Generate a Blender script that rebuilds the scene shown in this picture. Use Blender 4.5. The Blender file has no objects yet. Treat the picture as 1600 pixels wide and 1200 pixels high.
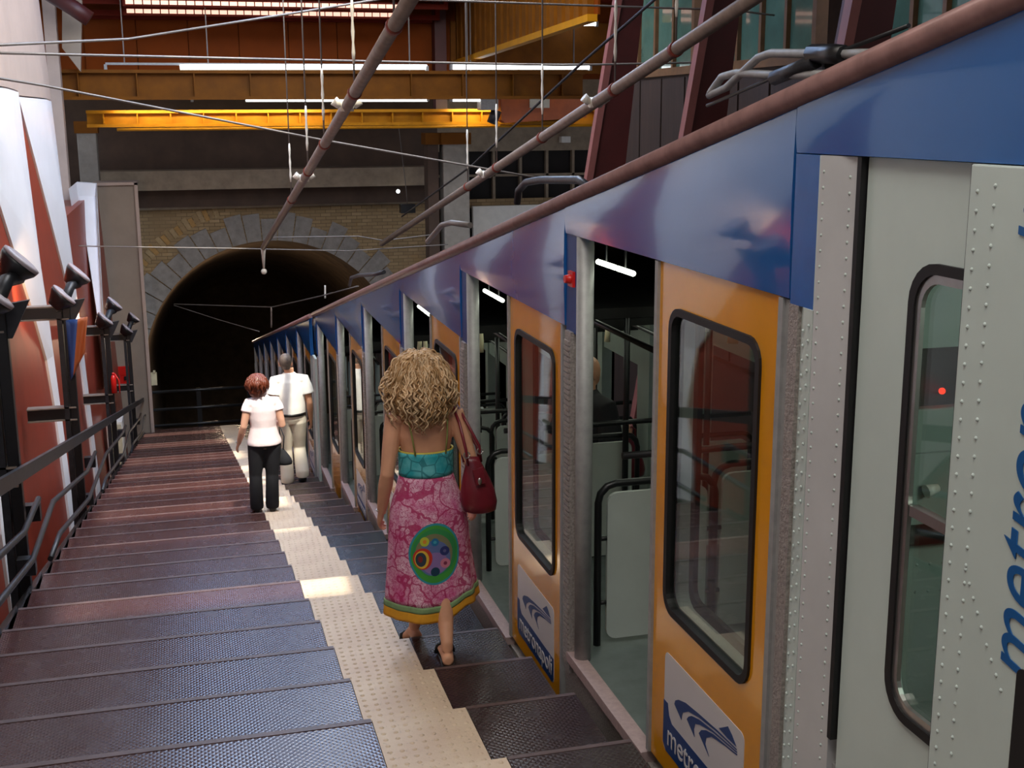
import bpy, bmesh, math, random
from mathutils import Vector, Matrix
random.seed(7)
SC = bpy.context.scene
COL = SC.collection
PI = math.pi

# ------------------------------------------------------------------ camera
F_PX, PITCH, YAW, ROLL = 1914.53, .214738, .261185, -.00574865
def cam_axes():
    cy, sy, cp, sp = math.cos(YAW), math.sin(YAW), math.cos(PITCH), math.sin(PITCH)
    f = Vector((sy*cp, cy*cp, -sp)); r = Vector((cy, -sy, 0)); u = r.cross(f)
    cr, sr = math.cos(ROLL), math.sin(ROLL)
    return cr*r + sr*u, -sr*r + cr*u, f
RT, UP, FW = cam_axes()
cd = bpy.data.cameras.new('camera'); cam = bpy.data.objects.new('camera', cd); COL.objects.link(cam)
cam.matrix_world = Matrix(((RT.x, UP.x, -FW.x, 0), (RT.y, UP.y, -FW.y, 0), (RT.z, UP.z, -FW.z, 0), (0, 0, 0, 1)))
cd.sensor_width = 36; cd.lens = F_PX/1600*36; cd.clip_start = .05; cd.clip_end = 300
SC.camera = cam

# ------------------------------------------------------------------ world, sun, skylight, added fill lights, exposure
SC.view_settings.view_transform = 'Standard'; SC.view_settings.look = 'None'
SC.view_settings.gamma = 1; SC.view_settings.use_curve_mapping = False
SC.view_settings.exposure = 0.0
w = bpy.data.worlds.new('sky'); SC.world = w; w.use_nodes = True
bg = w.node_tree.nodes['Background']; bg.inputs[0].default_value = (.80, .86, 1, 1); bg.inputs[1].default_value = .55
def lamp(kind, name, loc, energy, color=(1, 1, 1), target=None, **kw):
    d = bpy.data.lights.new(name, kind); d.energy = energy; d.color = color
    for k, v in kw.items(): setattr(d, k, v)
    o = bpy.data.objects.new(name, d); COL.objects.link(o); o.location = loc
    if target is not None:
        o.rotation_euler = (Vector(target) - Vector(loc)).to_track_quat('-Z', 'Y').to_euler()
    return o
SUN_D = Vector((-.10, .45, -.90)).normalized()
lamp('SUN', 'sun', (0, 0, 20), 6.5, (1, .93, .78), target=Vector((0, 0, 20)) + SUN_D, angle=.02)
lamp('AREA', 'skylight_platform', (1.3, 19, 4.9), 820, (.40, .61, 1), target=(1.3, 19.2, -4), shape='RECTANGLE', size=1.6, size_y=14)
lamp('AREA', 'fin_fill_light', (3.0, 16, 5.0), 1500, (1, .98, .95), target=(-2.4, 19, -2), shape='RECTANGLE', size=12, size_y=2.5)  # added light that brightens the white fins; no roof opening above it
lamp('AREA', 'entrance_fill_light', (-.6, 1.8, 4.8), 330, (1, .95, .88), target=(.8, 4.6, -2), shape='RECTANGLE', size=4, size_y=4)  # added fill for the near steps and car, out of view

lamp('POINT', 'tunnel_lamp', (1.2, 38.6, -6.2), 110, (1, .75, .5), shadow_soft_size=.1)

# ------------------------------------------------------------------ pixel rays (true 3-D points on known planes)
def ray(x, y): return RT*((x-800)/F_PX) + UP*(-(y-600)/F_PX) + FW
def PX(x, y, X): d = ray(x, y); return d*(X/d.x)
def PY(x, y, Y): d = ray(x, y); return d*(Y/d.y)
TAN = .1975
def slope(y, h=0): return -1.6 - TAN*y + h
def PH(x, y, h): d = ray(x, y); return d*((h-1.6)/(d.z + TAN*d.y))

# ------------------------------------------------------------------ materials
def lin(h):
    h = h.lstrip('#'); c = [int(h[i:i+2], 16)/255 for i in (0, 2, 4)]
    return tuple(x/12.92 if x <= .04045 else ((x+.055)/1.055)**2.4 for x in c) + (1,)
class NT:
    def __init__(s, name):
        s.m = bpy.data.materials.new(name); s.m.use_nodes = True
        s.t = s.m.node_tree; s.b = s.t.nodes['Principled BSDF']
        s._co = None
    def n(s, typ, **kw):
        nd = s.t.nodes.new(typ)
        for k, v in kw.items():
            if k.startswith('i_'): nd.inputs[k[2:].replace('_', ' ')].default_value = v
            else: setattr(nd, k, v)
        return nd
    def l(s, a, b): s.t.links.new(a, b)
    @property
    def co(s):
        if s._co is None: s._co = s.n('ShaderNodeTexCoord').outputs['Object']
        return s._co
    def math(s, op, a, b=None, clamp=False):
        nd = s.n('ShaderNodeMath', operation=op, use_clamp=clamp)
        for i, v in enumerate((a, b)):
            if v is None: continue
            if isinstance(v, (int, float)): nd.inputs[i].default_value = v
            else: s.l(v, nd.inputs[i])
        return nd.outputs[0]
    def mix(s, fac, a, b):
        nd = s.n('ShaderNodeMix', data_type='RGBA')
        for i, v in ((0, fac), (6, a), (7, b)):
            if isinstance(v, (int, float, tuple)): nd.inputs[i].default_value = v
            else: s.l(v, nd.inputs[i])
        return nd.outputs[2]
    def noise(s, scale, detail=3, rough=.55, vec=None, stretch=None):
        nd = s.n('ShaderNodeTexNoise'); nd.inputs['Scale'].default_value = scale
        nd.inputs['Detail'].default_value = detail; nd.inputs['Roughness'].default_value = rough
        v = vec or s.co
        if stretch:
            mp = s.n('ShaderNodeMapping'); mp.inputs['Scale'].default_value = stretch; s.l(v, mp.inputs[0]); v = mp.outputs[0]
        s.l(v, nd.inputs['Vector']); return nd.outputs['Fac']
    def ramp(s, fac, lo, hi):
        nd = s.n('ShaderNodeMapRange'); s.l(fac, nd.inputs[0]); nd.inputs[1].default_value = lo; nd.inputs[2].default_value = hi
        return nd.outputs[0]
    def bump(s, h, strength=.3, dist=.01):
        nd = s.n('ShaderNodeBump'); nd.inputs['Strength'].default_value = strength; nd.inputs['Distance'].default_value = dist
        s.l(h, nd.inputs['Height']); s.l(nd.outputs[0], s.b.inputs['Normal'])
def mat(name, c, rough=.5, metal=0, var=.12, vs=6, bump=0, bs=60, coat=0, emit=0, stretch=None, spec=None):
    t = NT(name); b = t.b
    col = lin(c) if isinstance(c, str) else c
    b.inputs['Roughness'].default_value = rough; b.inputs['Metallic'].default_value = metal
    b.inputs['Coat Weight'].default_value = coat; b.inputs['Coat Roughness'].default_value = .03
    if spec is not None: b.inputs['Specular IOR Level'].default_value = spec
    if var:
        dk = tuple(x*(1-var) for x in col[:3]) + (1,); lt = tuple(min(1, x*(1+var)) for x in col[:3]) + (1,)
        t.l(t.mix(t.ramp(t.noise(vs, 4, .6, stretch=stretch), .3, .7), dk, lt), b.inputs['Base Color'])
    else: b.inputs['Base Color'].default_value = col
    if bump: t.bump(t.noise(bs, 4), bump)
    if emit:
        b.inputs['Emission Color'].default_value = col; b.inputs['Emission Strength'].default_value = emit
    return t.m
M = {}
M['blue'] = mat('fascia_blue_gloss', '#2260a6', .09, 0, .05, 2, coat=.42, spec=.5)
M['blue_strip'] = mat('blue_paint', '#0e3f80', .4, 0, .12, 8, spec=.25)
M['yellow'] = mat('door_yellow_paint', '#e2981a', .16, 0, .06, 3, coat=.5)
M['cabwhite'] = mat('pale_green_white_paint', '#c3d0ca', .35, 0, .04, 3)
M['pillargrey'] = mat('pale_grey_paint', '#c2c2c2', .4, 0, .06, 4)
M['alu'] = mat('aluminium', '#a3a3a2', .55, .35, .12, 20)
M['galv'] = mat('galvanised_ribbed', '#a29a95', .5, .35, .3, 90, bump=.5, bs=110)
M['steel'] = mat('brushed_steel', '#b8b6b2', .28, .9, .1, 15)
M['black'] = mat('black_paint', '#17181a', .38, 0, .2, 8)
M['blackworn'] = mat('worn_black_paint', '#26272b', .42, .1, .35, 14, bump=.15)
M['rubber'] = mat('black_rubber', '#101011', .55, 0, .15, 20)
M['carfloor'] = mat('car_grey_floor', '#66706e', .35, 0, .15, 10)
M['sill'] = mat('pinkish_grey_sill', '#b29a97', .45, .1, .12, 40)
M['seatgrey'] = mat('pale_screen_laminate', '#b6bfb9', .4, 0, .05, 5)
M['carwall'] = mat('car_grey_green_panel', '#8d9a93', .4, 0, .08, 4)
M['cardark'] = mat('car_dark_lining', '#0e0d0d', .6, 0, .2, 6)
M['carroof'] = mat('car_roof_grey', '#5b4a44', .6, 0, .2, 4)
M['pinkrail'] = mat('weathered_pink_brown_tube', '#8a6864', .38, .15, .2, 12)
M['cream'] = mat('cream_strap', '#d8cfae', .6)
M['lampwhite'] = mat('fluorescent_tube_light', '#fbffff', .4, emit=5, var=0)
M['carlamp'] = mat('car_lamp_diffuser', '#f6ffe8', .4, emit=5, var=0)
M['red'] = mat('red_plastic', '#d3221c', .3, 0, .06)
M['sticker'] = mat('sticker_white', '#cfcaca', .35, 0, .02)
M['navy'] = mat('logo_navy', '#173a72', .35, 0, .03)
M['textblue'] = mat('lettering_blue', '#125a9a', .35, 0, .03)
M['redwall'] = mat('red_brick_render', '#8f3826', .38, 0, .1, 3, bump=.1, bs=30)
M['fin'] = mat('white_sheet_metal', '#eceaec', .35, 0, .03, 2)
M['finupper'] = mat('beige_and_shaded_sheet_metal', '#b09c90', .45, 0, .08, 2)  # beige trim colour; on the upper fins it stands for roof shade
M['beige'] = mat('beige_panel', '#8f8172', .5, 0, .08, 2)
M['concrete'] = mat('grey_concrete', '#8f887e', .75, 0, .2, 3, bump=.2, bs=20)
M['ledge'] = mat('pale_ledge', '#94836d', .7, 0, .2, 4)
M['darkwall'] = mat('dark_brown_plaster', '#4a382c', .8, 0, .25, 1.5)
M['orange'] = mat('orange_girder_paint', '#6c3e04', .55, 0, .2, 2.5, spec=.15)
M['orangewall'] = mat('orange_brown_sheet', '#652c00', .6, 0, .15, 1.2, spec=.1)
M['yellowrail'] = mat('yellow_crane_rail', '#b0760e', .5, 0, .15, 3, spec=.2)
M['redbeam'] = mat('red_oxide_steel', '#5e1c10', .6, 0, .15, 3, spec=.1)
M['maroon'] = mat('maroon_steel', '#431512', .5, 0, .15, 3)
M['maroonlit'] = mat('lit_maroon_steel', '#7d4a44', .5, 0, .12, 3)  # lit face of the maroon columns, light put into the colour
M['frame'] = mat('brown_window_frame', '#6a4a2c', .5, 0, .2, 6)
M['brownpanel'] = mat('brown_wood_panel', '#2e2019', .6, 0, .35, 3, stretch=(1, 4, .4))
M['trackbed'] = mat('dark_ballast', '#2c2724', .95, 0, .4, 14, bump=.6, bs=18)
M['tunnel'] = mat('sooty_tunnel_lining', '#5c4b3a', .95, 0, .35, 2, bump=.3, bs=8)
M['voussoir'] = mat('grey_stone', '#8d8780', .85, 0, .2, 5, bump=.35, bs=24)
M['wire'] = mat('grey_cable', '#77706a', .5, .3, .1)
M['rod'] = mat('grey_brown_pipe', '#857468', .45, .2, .2, 10)
M['insul'] = mat('white_porcelain', '#ddd6c8', .25, 0, .08)
M['clampred'] = mat('rust_red_clamp', '#7a3020', .5, .2, .15)
M['roofdeck'] = mat('dark_roof_deck', '#4a3028', .8, 0, .15, 2)
M['armflange'] = mat('lit_flange', '#857a70', .5, 0, .15, 12)  # black arm flanges painted paler to show light on them
M['lens'] = mat('pale_grey_cap', '#a0969a', .5, 0, .1, 14)
M['lightpane'] = mat('rooflight_glass', '#ffc4ac', .4, emit=1.3, var=0)
M['whitepaint'] = mat('white_paint', '#e4e0d6', .45, 0, .05)
M['darkglassroom'] = mat('dark_room', '#1b1511', .8, 0, .2, 2)
M['orangebox'] = mat('orange_crane_paint', '#9a4a1a', .45, 0, .2, 3)
M['paper'] = mat('notice_paper', '#b7b1a3', .7, 0, .1)

def glass_mat(name, tint, rough=.02, ior=1.5):
    t = NT(name); t.t.nodes.remove(t.b)
    tr = t.n('ShaderNodeBsdfTransparent'); tr.inputs[0].default_value = tint
    gl = t.n('ShaderNodeBsdfGlossy'); gl.inputs['Roughness'].default_value = rough
    fr = t.n('ShaderNodeFresnel'); ge = t.n('ShaderNodeNewGeometry')
    t.l(t.math('SUBTRACT', ior, t.math('MULTIPLY', ge.outputs['Backfacing'], ior-1/ior)), fr.inputs[0])
    mx = t.n('ShaderNodeMixShader'); t.l(t.math('ADD', fr.outputs[0], .04, True), mx.inputs[0]); t.l(tr.outputs[0], mx.inputs[1]); t.l(gl.outputs[0], mx.inputs[2])
    t.l(mx.outputs[0], t.t.nodes['Material Output'].inputs[0]); return t.m
M['glass'] = glass_mat('clear_door_glass', (.80, .86, .82, 1))
M['tealglass'] = mat('teal_window_glass', '#4d6e60', .08, 0, .2, 2, coat=.5)

def tread_mat(name, c1, c2):
    t = NT(name); b = t.b
    mp = t.n('ShaderNodeMapping'); mp.inputs['Rotation'].default_value = (0, 0, PI/4); t.l(t.co, mp.inputs[0])
    ck = t.n('ShaderNodeTexVoronoi', distance='CHEBYCHEV'); ck.inputs['Scale'].default_value = 48; ck.inputs['Randomness'].default_value = 0
    t.l(mp.outputs[0], ck.inputs['Vector'])
    t.bump(ck.outputs['Distance'], .55, .004)
    oi = t.n('ShaderNodeObjectInfo')
    c = t.mix(t.ramp(t.noise(2.2, 4, .6), .3, .72), lin(c1), lin(c2))
    c = t.mix(t.math('MULTIPLY', oi.outputs['Random'], .28), c, lin('#5a3432'))
    dirt = t.ramp(t.noise(11, 5, .7, stretch=(1, .5, 1)), .52, .8)
    c = t.mix(t.math('MULTIPLY', dirt, .35), c, lin('#574840'))
    t.l(c, b.inputs['Base Color'])
    t.l(t.math('ADD', t.math('MULTIPLY', t.noise(5, 4), .20), .16), b.inputs['Roughness'])
    return t.m
M['tread'] = tread_mat('brown_studded_rubber', '#38211f', '#452a27')
M['treadblack'] = tread_mat('black_studded_rubber', '#151314', '#1d191a')
def tactile_mat():
    t = NT('cream_tactile_rubber')
    c = t.mix(t.ramp(t.noise(4, 5, .65), .3, .72), lin('#cdb39a'), lin('#dcc7ac'))
    c = t.mix(t.math('MULTIPLY', t.ramp(t.noise(38, 3, .6), .62, .75), .8), c, lin('#77604e'))
    t.l(c, t.b.inputs['Base Color']); t.b.inputs['Roughness'].default_value = .55
    t.bump(t.noise(70, 3), .2); return t.m
M['tactile'] = tactile_mat()
M['nosing'] = mat('worn_tread_edge', '#5a4643', .5, 0, .3, 6)
M['riser'] = mat('dark_riser', '#2c2524', .6, 0, .2, 6)
def brick_mat():
    t = NT('tan_tunnel_brick')
    mp = t.n('ShaderNodeMapping'); mp.inputs['Rotation'].default_value = (PI/2, 0, 0); t.l(t.co, mp.inputs[0])
    bk = t.n('ShaderNodeTexBrick'); t.l(mp.outputs[0], bk.inputs['Vector'])
    bk.inputs['Scale'].default_value = 1.0; bk.inputs['Brick Width'].default_value = .30; bk.inputs['Row Height'].default_value = .10
    bk.inputs['Mortar Size'].default_value = .008; bk.inputs['Color1'].default_value = lin('#b79c74'); bk.inputs['Color2'].default_value = lin('#97805b')
    bk.inputs['Mortar'].default_value = lin('#5c4c38')
    c = t.mix(t.ramp(t.noise(.5, 5, .65), .35, .7), bk.outputs['Color'], lin('#8a7353'))
    c = t.mix(t.math('MULTIPLY', t.ramp(t.noise(.9, 4, .6), .6, .75), .5), c, lin('#a5762f'))
    t.l(c, t.b.inputs['Base Color']); t.b.inputs['Roughness'].default_value = .9
    t.bump(bk.outputs['Fac'], -.5, .01); return t.m
M['brick'] = brick_mat()

# ------------------------------------------------------------------ mesh builder and object helpers
class MB:
    def __init__(s): s.v = []; s.f = []; s.sm = []
    def add(s, vs, fs, smooth=False):
        k = len(s.v); s.v += [Vector(p) for p in vs]
        for f in fs: s.f.append([i+k for i in f]); s.sm.append(smooth)
        return s
    def box(s, x0, x1, y0, y1, z0, z1, sh=None):
        vs = [Vector((x, y, z)) for x in (x0, x1) for y in (y0, y1) for z in (z0, z1)]
        if sh: vs = [sh(p) for p in vs]
        return s.add(vs, [(0, 1, 3, 2), (4, 6, 7, 5), (0, 4, 5, 1), (2, 3, 7, 6), (0, 2, 6, 4), (1, 5, 7, 3)])
    def bar(s, a, b, w, h, up=(0, 0, 1)):
        a, b = Vector(a), Vector(b); d = (b-a).normalized(); r = d.cross(Vector(up))
        r = r.normalized() if r.length > 1e-5 else Vector((1, 0, 0)); u = r.cross(d)
        vs = [p + r*(i*w/2) + u*(j*h/2) for p in (a, b) for i, j in ((-1, -1), (1, -1), (1, 1), (-1, 1))]
        return s.add(vs, [(0, 1, 2, 3), (7, 6, 5, 4), (0, 4, 5, 1), (1, 5, 6, 2), (2, 6, 7, 3), (3, 7, 4, 0)])
    def tube(s, pts, r, n=8, ry=None, side=None, smooth=True, flip=False):
        """closed tube through pts; r number or list; ry second radius; side = direction of the first radius"""
        pts = [Vector(p) for p in pts]; N = len(pts)
        R = r if isinstance(r, (list, tuple)) else [r]*N
        R2 = ry if isinstance(ry, (list, tuple)) else ([ry]*N if ry else R)
        vs = []; prev = None
        for i, p in enumerate(pts):
            d = (pts[min(i+1, N-1)] - pts[max(i-1, 0)]).normalized()
            if side is not None: a = Vector(side)
            elif prev is not None: a = prev
            else: a = Vector((0, 0, 1)) if abs(d.z) < .9 else Vector((1, 0, 0))
            a = (a - d*a.dot(d)); a = a.normalized() if a.length > 1e-6 else d.orthogonal().normalized()
            prev = a; b = d.cross(a)
            vs += [p + a*(R[i]*math.cos(2*PI*k/n)) + b*(R2[i]*math.sin(2*PI*k/n)) for k in range(n)]
        fs = [(i*n+k, i*n+(k+1) % n, (i+1)*n+(k+1) % n, (i+1)*n+k) for i in range(N-1) for k in range(n)]
        s.add(vs, fs, smooth)
        k0 = len(s.v) - len(vs)
        s.f.append([k0+k for k in range(n)][::-1]); s.sm.append(False)
        s.f.append([k0+(N-1)*n+k for k in range(n)]); s.sm.append(False)
        return s
    def prism(s, poly, off):
        """flat polygon (list of points) extruded by off"""
        n = len(poly); off = Vector(off); vs = [Vector(p) for p in poly] + [Vector(p)+off for p in poly]
        return s.add(vs, [list(range(n)), list(range(2*n-1, n-1, -1))] + [(i, n+i, n+(i+1) % n, (i+1) % n) for i in range(n)])
    def frame(s, outer, inner, off):
        n = len(outer); off = Vector(off)
        vs = [Vector(p) for p in outer] + [Vector(p) for p in inner] + [Vector(p)+off for p in outer] + [Vector(p)+off for p in inner]
        fs = []
        for i in range(n):
            j = (i+1) % n
            fs += [(i, j, n+j, n+i), (2*n+i, 3*n+i, 3*n+j, 2*n+j), (i, 2*n+i, 2*n+j, j), (n+i, n+j, 3*n+j, 3*n+i)]
        return s.add(vs, fs)
    def loft(s, rings, caps=True, smooth=True):
        n = len(rings[0]); vs = [p for r in rings for p in r]
        fs = [(i*n+k, i*n+(k+1) % n, (i+1)*n+(k+1) % n, (i+1)*n+k) for i in range(len(rings)-1) for k in range(n)]
        k0 = len(s.v); s.add(vs, fs, smooth)
        if caps:
            s.f.append([k0+k for k in range(n)][::-1]); s.sm.append(smooth)
            s.f.append([k0+(len(rings)-1)*n+k for k in range(n)]); s.sm.append(smooth)
        return s
    def ball(s, c, rx, ry=None, rz=None, n=14, m=9, rot=None):
        ry = ry or rx; rz = rz or rx; c = Vector(c); rings = []
        for i in range(m+1):
            th = PI*(i/m); th = min(max(th, .04), PI-.04)
            ring = []
            for k in range(n):
                p = Vector((rx*math.sin(th)*math.cos(2*PI*k/n), ry*math.sin(th)*math.sin(2*PI*k/n), -rz*math.cos(th)))
                if rot: p = rot @ p
                ring.append(c+p)
            rings.append(ring)
        return s.loft(rings)
    def mesh(s, name, base=Vector((0, 0, 0)), recalc=True):
        me = bpy.data.meshes.new(name); me.from_pydata([tuple(p-base) for p in s.v], [], s.f)
        for i, p in enumerate(me.polygons): p.use_smooth = s.sm[i]
        if recalc:
            bm = bmesh.new(); bm.from_mesh(me); bmesh.ops.recalc_face_normals(bm, faces=bm.faces); bm.to_mesh(me); bm.free()
        return me
BASE = {}
def obj(name, b, m, parent=None, loc=None, kind=None, label=None, bevel=0):
    base = BASE.get(parent.name, Vector((0, 0, 0))) if parent else Vector((0, 0, 0))
    if parent is None and loc is not None: base = Vector(loc)
    me = b.mesh(name, base) if isinstance(b, MB) else b
    if m is not None and not me.materials:
        me.materials.append(M[m] if isinstance(m, str) else m)
    o = bpy.data.objects.new(name, me); COL.objects.link(o)
    if parent: o.parent = parent
    elif loc is not None: o.location = loc
    BASE[o.name] = base
    if kind: o['kind'] = kind
    if label: o['label'] = label
    if bevel:
        md = o.modifiers.new('bevel', 'BEVEL'); md.width = bevel; md.segments = 2; md.limit_method = 'ANGLE'
    return o
def tag(o, label, cat, group=None):
    o['label'] = label; o['category'] = cat
    if group: o['group'] = group
    return o
def thing(name, loc, label, cat, group=None):
    o = bpy.data.objects.new(name, None); COL.objects.link(o); o.location = loc; o.empty_display_size = .1
    BASE[o.name] = Vector(loc); return tag(o, label, cat, group)
def struct(name, b, m, parent=None):
    o = obj(name, b, m, parent)
    if parent is None: o['kind'] = 'structure'
    return o
def copy_at(src, parent, off):
    o = src.copy(); COL.objects.link(o); o.parent = parent; o.location = off; BASE[o.name] = BASE.get(src.name, Vector((0, 0, 0))); return o
def rrect(y0, y1, z0, z1, r, n=5):
    """rounded rectangle in 2-D; r scalar"""
    out = []
    for cy, cz, a in ((y1-r, z1-r, 0), (y0+r, z1-r, PI/2), (y0+r, z0+r, PI), (y1-r, z0+r, 1.5*PI)):
        out += [(cy+r*math.cos(a+PI/2*i/n), cz+r*math.sin(a+PI/2*i/n)) for i in range(n+1)]
    return out
def yz(pts, x): return [Vector((x, a, b)) for a, b in pts]

# ================================================================== SETTING
# ---- stepped platform
TP = .716
NOSE = [5.63 + TP*i for i in range(-9, 40)]
XL, X1, X2, XR = -1.24, .67, 1.09, 1.60
b = MB()
prof = [(NOSE[0]-TP, slope(NOSE[0])-.06)]
for i, y in enumerate(NOSE):
    zt = slope(y) - .03
    if i: prof.append((y-TP, zt))
    else: prof[0] = (y-TP, zt)
    prof.append((y-.012, zt))
prof += [(NOSE[-1]-.012, slope(NOSE[-1])-.6), (NOSE[0]-TP, slope(NOSE[0]-TP)-.6)]
# sawtooth body: one strip per step (quads) so no concave face is needed
for i, y in enumerate(NOSE):
    zt = slope(y)-.03
    b.box(XL, XR, y-TP-.012, y-.012, zt-.45, zt)
floor = struct('floor', b, 'riser')
def mat_piece(x0, x1):
    q = MB(); q.box(x0, x1, -TP-.006, 0, -.03, 0); q.box(x0, x1, -.022, 0, -.16, -.02)
    return q
me_l = mat_piece(XL, X1-.004).mesh('tread_mat'); me_l.materials.append(M['tread'])
me_t = mat_piece(X1, X2).mesh('tactile_tile'); me_t.materials.append(M['tactile'])
me_r = mat_piece(X2+.004, XR).mesh('tread_mat'); me_r.materials.append(M['treadblack'])
q = MB(); q.box(XL, X1-.004, -.030, .004, -.012, .003); q.box(X2+.004, XR, -.020, .004, -.012, .002)
me_n = q.mesh('nosing'); me_n.materials.append(M['nosing'])
dm = MB()
for ix in range(8):
    for iy in range(13):
        cx, cy = X1+.03+ix*.0515, -TP+.03+iy*.0545
        ring = lambda r, z: [(cx+r*math.cos(k*PI/3), cy+r*math.sin(k*PI/3), z) for k in range(6)]
        a, c = ring(.0125, 0), ring(.007, .0048)
        dm.add(a+c, [(k, (k+1) % 6, 6+(k+1) % 6, 6+k) for k in range(6)] + [(6, 7, 8, 9, 10, 11)], True)
me_d = dm.mesh('tactile_domes'); me_d.materials.append(M['tactile'])
for i, y in enumerate(NOSE):
    at = Vector((0, y, slope(y)))
    o = bpy.data.objects.new('nosing', me_n); COL.objects.link(o); o.parent = floor; o.location = at
    for nm, me in (('tread_mat', me_l), ('tactile_tile', me_t), ('tread_mat', me_r)):
        o = bpy.data.objects.new(nm, me); COL.objects.link(o); o.parent = floor; o.location = at
        if nm == 'tactile_tile' and 4 < i < 26:
            d = bpy.data.objects.new('tactile_domes', me_d); COL.objects.link(d); d.parent = o; d['kind'] = 'stuff'
PEND = NOSE[-1]

# ---- track bed (below the platform and the train), slopes with the line
b = MB()
for x0, x1 in ((-3.4, 9.5),):
    b.add([(x0, -9, slope(-9, -1.35)), (x1, -9, slope(-9, -1.35)), (x1, 62, slope(62, -1.35)), (x0, 62, slope(62, -1.35))], [(0, 1, 2, 3)])
    b.add([(x0, -9, slope(-9, -1.6)), (x1, -9, slope(-9, -1.6)), (x1, 62, slope(62, -1.6)), (x0, 62, slope(62, -1.6))], [(3, 2, 1, 0)])
struct('floor_trackbed', b, 'trackbed')

# ---- tunnel portal wall
YW = 36.0; CX, CZ, RA = 2.42, -7.12, 3.68
b = MB(); NA = 48
xs0, xs1, zt, zb = -3.2, 14.0, -2.4, -13.0
arc = [(CX+RA*math.cos(PI*i/NA), CZ+RA*math.sin(PI*i/NA)) for i in range(NA+1)]
for y, fl in ((YW, 0), (YW+.7, 1)):
    for i in range(NA):
        (xa, za), (xb, zb2) = arc[i], arc[i+1]
        b.add([(xa, y, za), (xb, y, zb2), (xb, y, zt), (xa, y, zt)], [(0, 1, 2, 3)])
    b.add([(xs0, y, zb), (CX-RA, y, zb), (CX-RA, y, zt), (xs0, y, zt)], [(0, 1, 2, 3)])
    b.add([(CX+RA, y, zb), (xs1, y, zb), (xs1, y, zt), (CX+RA, y, zt)], [(0, 1, 2, 3)])
wall_back = struct('wall_back', b, 'brick')
# voussoirs: cut stones proud of the brickwork, stepped outer edge
NV = 27
for i in range(NV):
    a0, a1 = PI*i/NV+.004, PI*(i+1)/NV-.004
    ro = RA + (.86, .58, .74)[i % 3] + random.uniform(-.05, .05)
    q = MB(); pts = []
    for r_, aa in ((RA, (a0, (a0+a1)/2, a1)), (ro, (a1, (a0+a1)/2, a0))):
        pts += [(CX+r_*math.cos(a), YW-.05-random.uniform(0, .01), CZ+r_*math.sin(a)) for a in aa]
    pts = [(p[0], pts[0][1], p[2]) for p in pts]
    q.prism(pts, (0, .4, 0)); obj('voussoir', q, 'voussoir', wall_back)
# radial header bricks around the stones (left haunch, where they can be told apart)
for i in range(34):
    a = PI*(.60+.0098*i); r0 = RA+.92+random.uniform(0, .03); q = MB()
    da = .0098*PI*.42; L = .30+random.uniform(-.05, .06)
    q.prism([(CX+r_*math.cos(x), YW-.02-.008*(i % 2), CZ+r_*math.sin(x)) for r_, x in ((r0, a-da), (r0, a+da), (r0+L, a+da), (r0+L, a-da))], (0, .1, 0))
    obj('header_brick', q, mat('tan_header_brick_%d' % i, ('#a8906a', '#98805c', '#a98450')[i % 3], .9, 0, .15, 8) if i < 3 else bpy.data.materials['tan_header_brick_%d' % (i % 3)], wall_back)
# tunnel vault
b = MB()
rings = []
for y, dz in ((YW+.3, 0), (44, -1.2), (52, -2.7), (60, -4.3)):
    rings.append([(CX+(RA+.02)*math.cos(PI*i/24), y, CZ+dz+(RA+.02)*math.sin(PI*i/24)) for i in range(25)] + [(CX-RA-.02, y, CZ-5+dz), (CX+RA+.02, y, CZ-5+dz)])
b.loft(rings, caps=False); n = 27
b.f.append(list(range(3*n, 4*n))); b.sm.append(False)
struct('wall_tunnel', b, 'tunnel')
# strips above the portal
struct('trim_1', MB().box(-3.0, 7.2, 35.5, 36.1, -2.4, -1.88), 'darkwall')
struct('trim_2', MB().box(-2.2, 7.0, 34.9, 36.0, -1.9, -1.38), 'ledge')
q = MB(); q.tube([(-2.0, 35.8, -2.42), (7.1, 35.8, -2.40)], .07, 10); struct('trim_3', q, 'ledge')
struct('wall_back_upper', MB().box(-3.4, 7.4, 36.0, 36.5, -1.9, 1.2), 'darkwall')
# right part of the back wall: pale plaster with a dark glazed screen
wb = struct('wall_back_right', MB().box(7.4, 16, 36.0, 36.4, -1.0, 1.4).box(7.4, 16, 36, 36.4, -13, -2.65), 'ledge')
wn = struct('window_1', MB().box(7.4, 16, 36.3, 36.5, -2.65, -1.0), 'darkglassroom')
for i in range(9):
    x = 8.3 + i*.83
    obj('mullion', MB().box(x-.04, x+.04, 36.1, 36.28, -2.65, -1.0), 'ledge', wn)
obj('transom', MB().box(7.4, 15, 36.1, 36.28, -1.75, -1.68), 'ledge', wn)
obj('apron_panel', MB().box(8.4, 12, 35.8, 35.98, -3.6, -2.6), 'whitepaint', wn)

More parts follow.
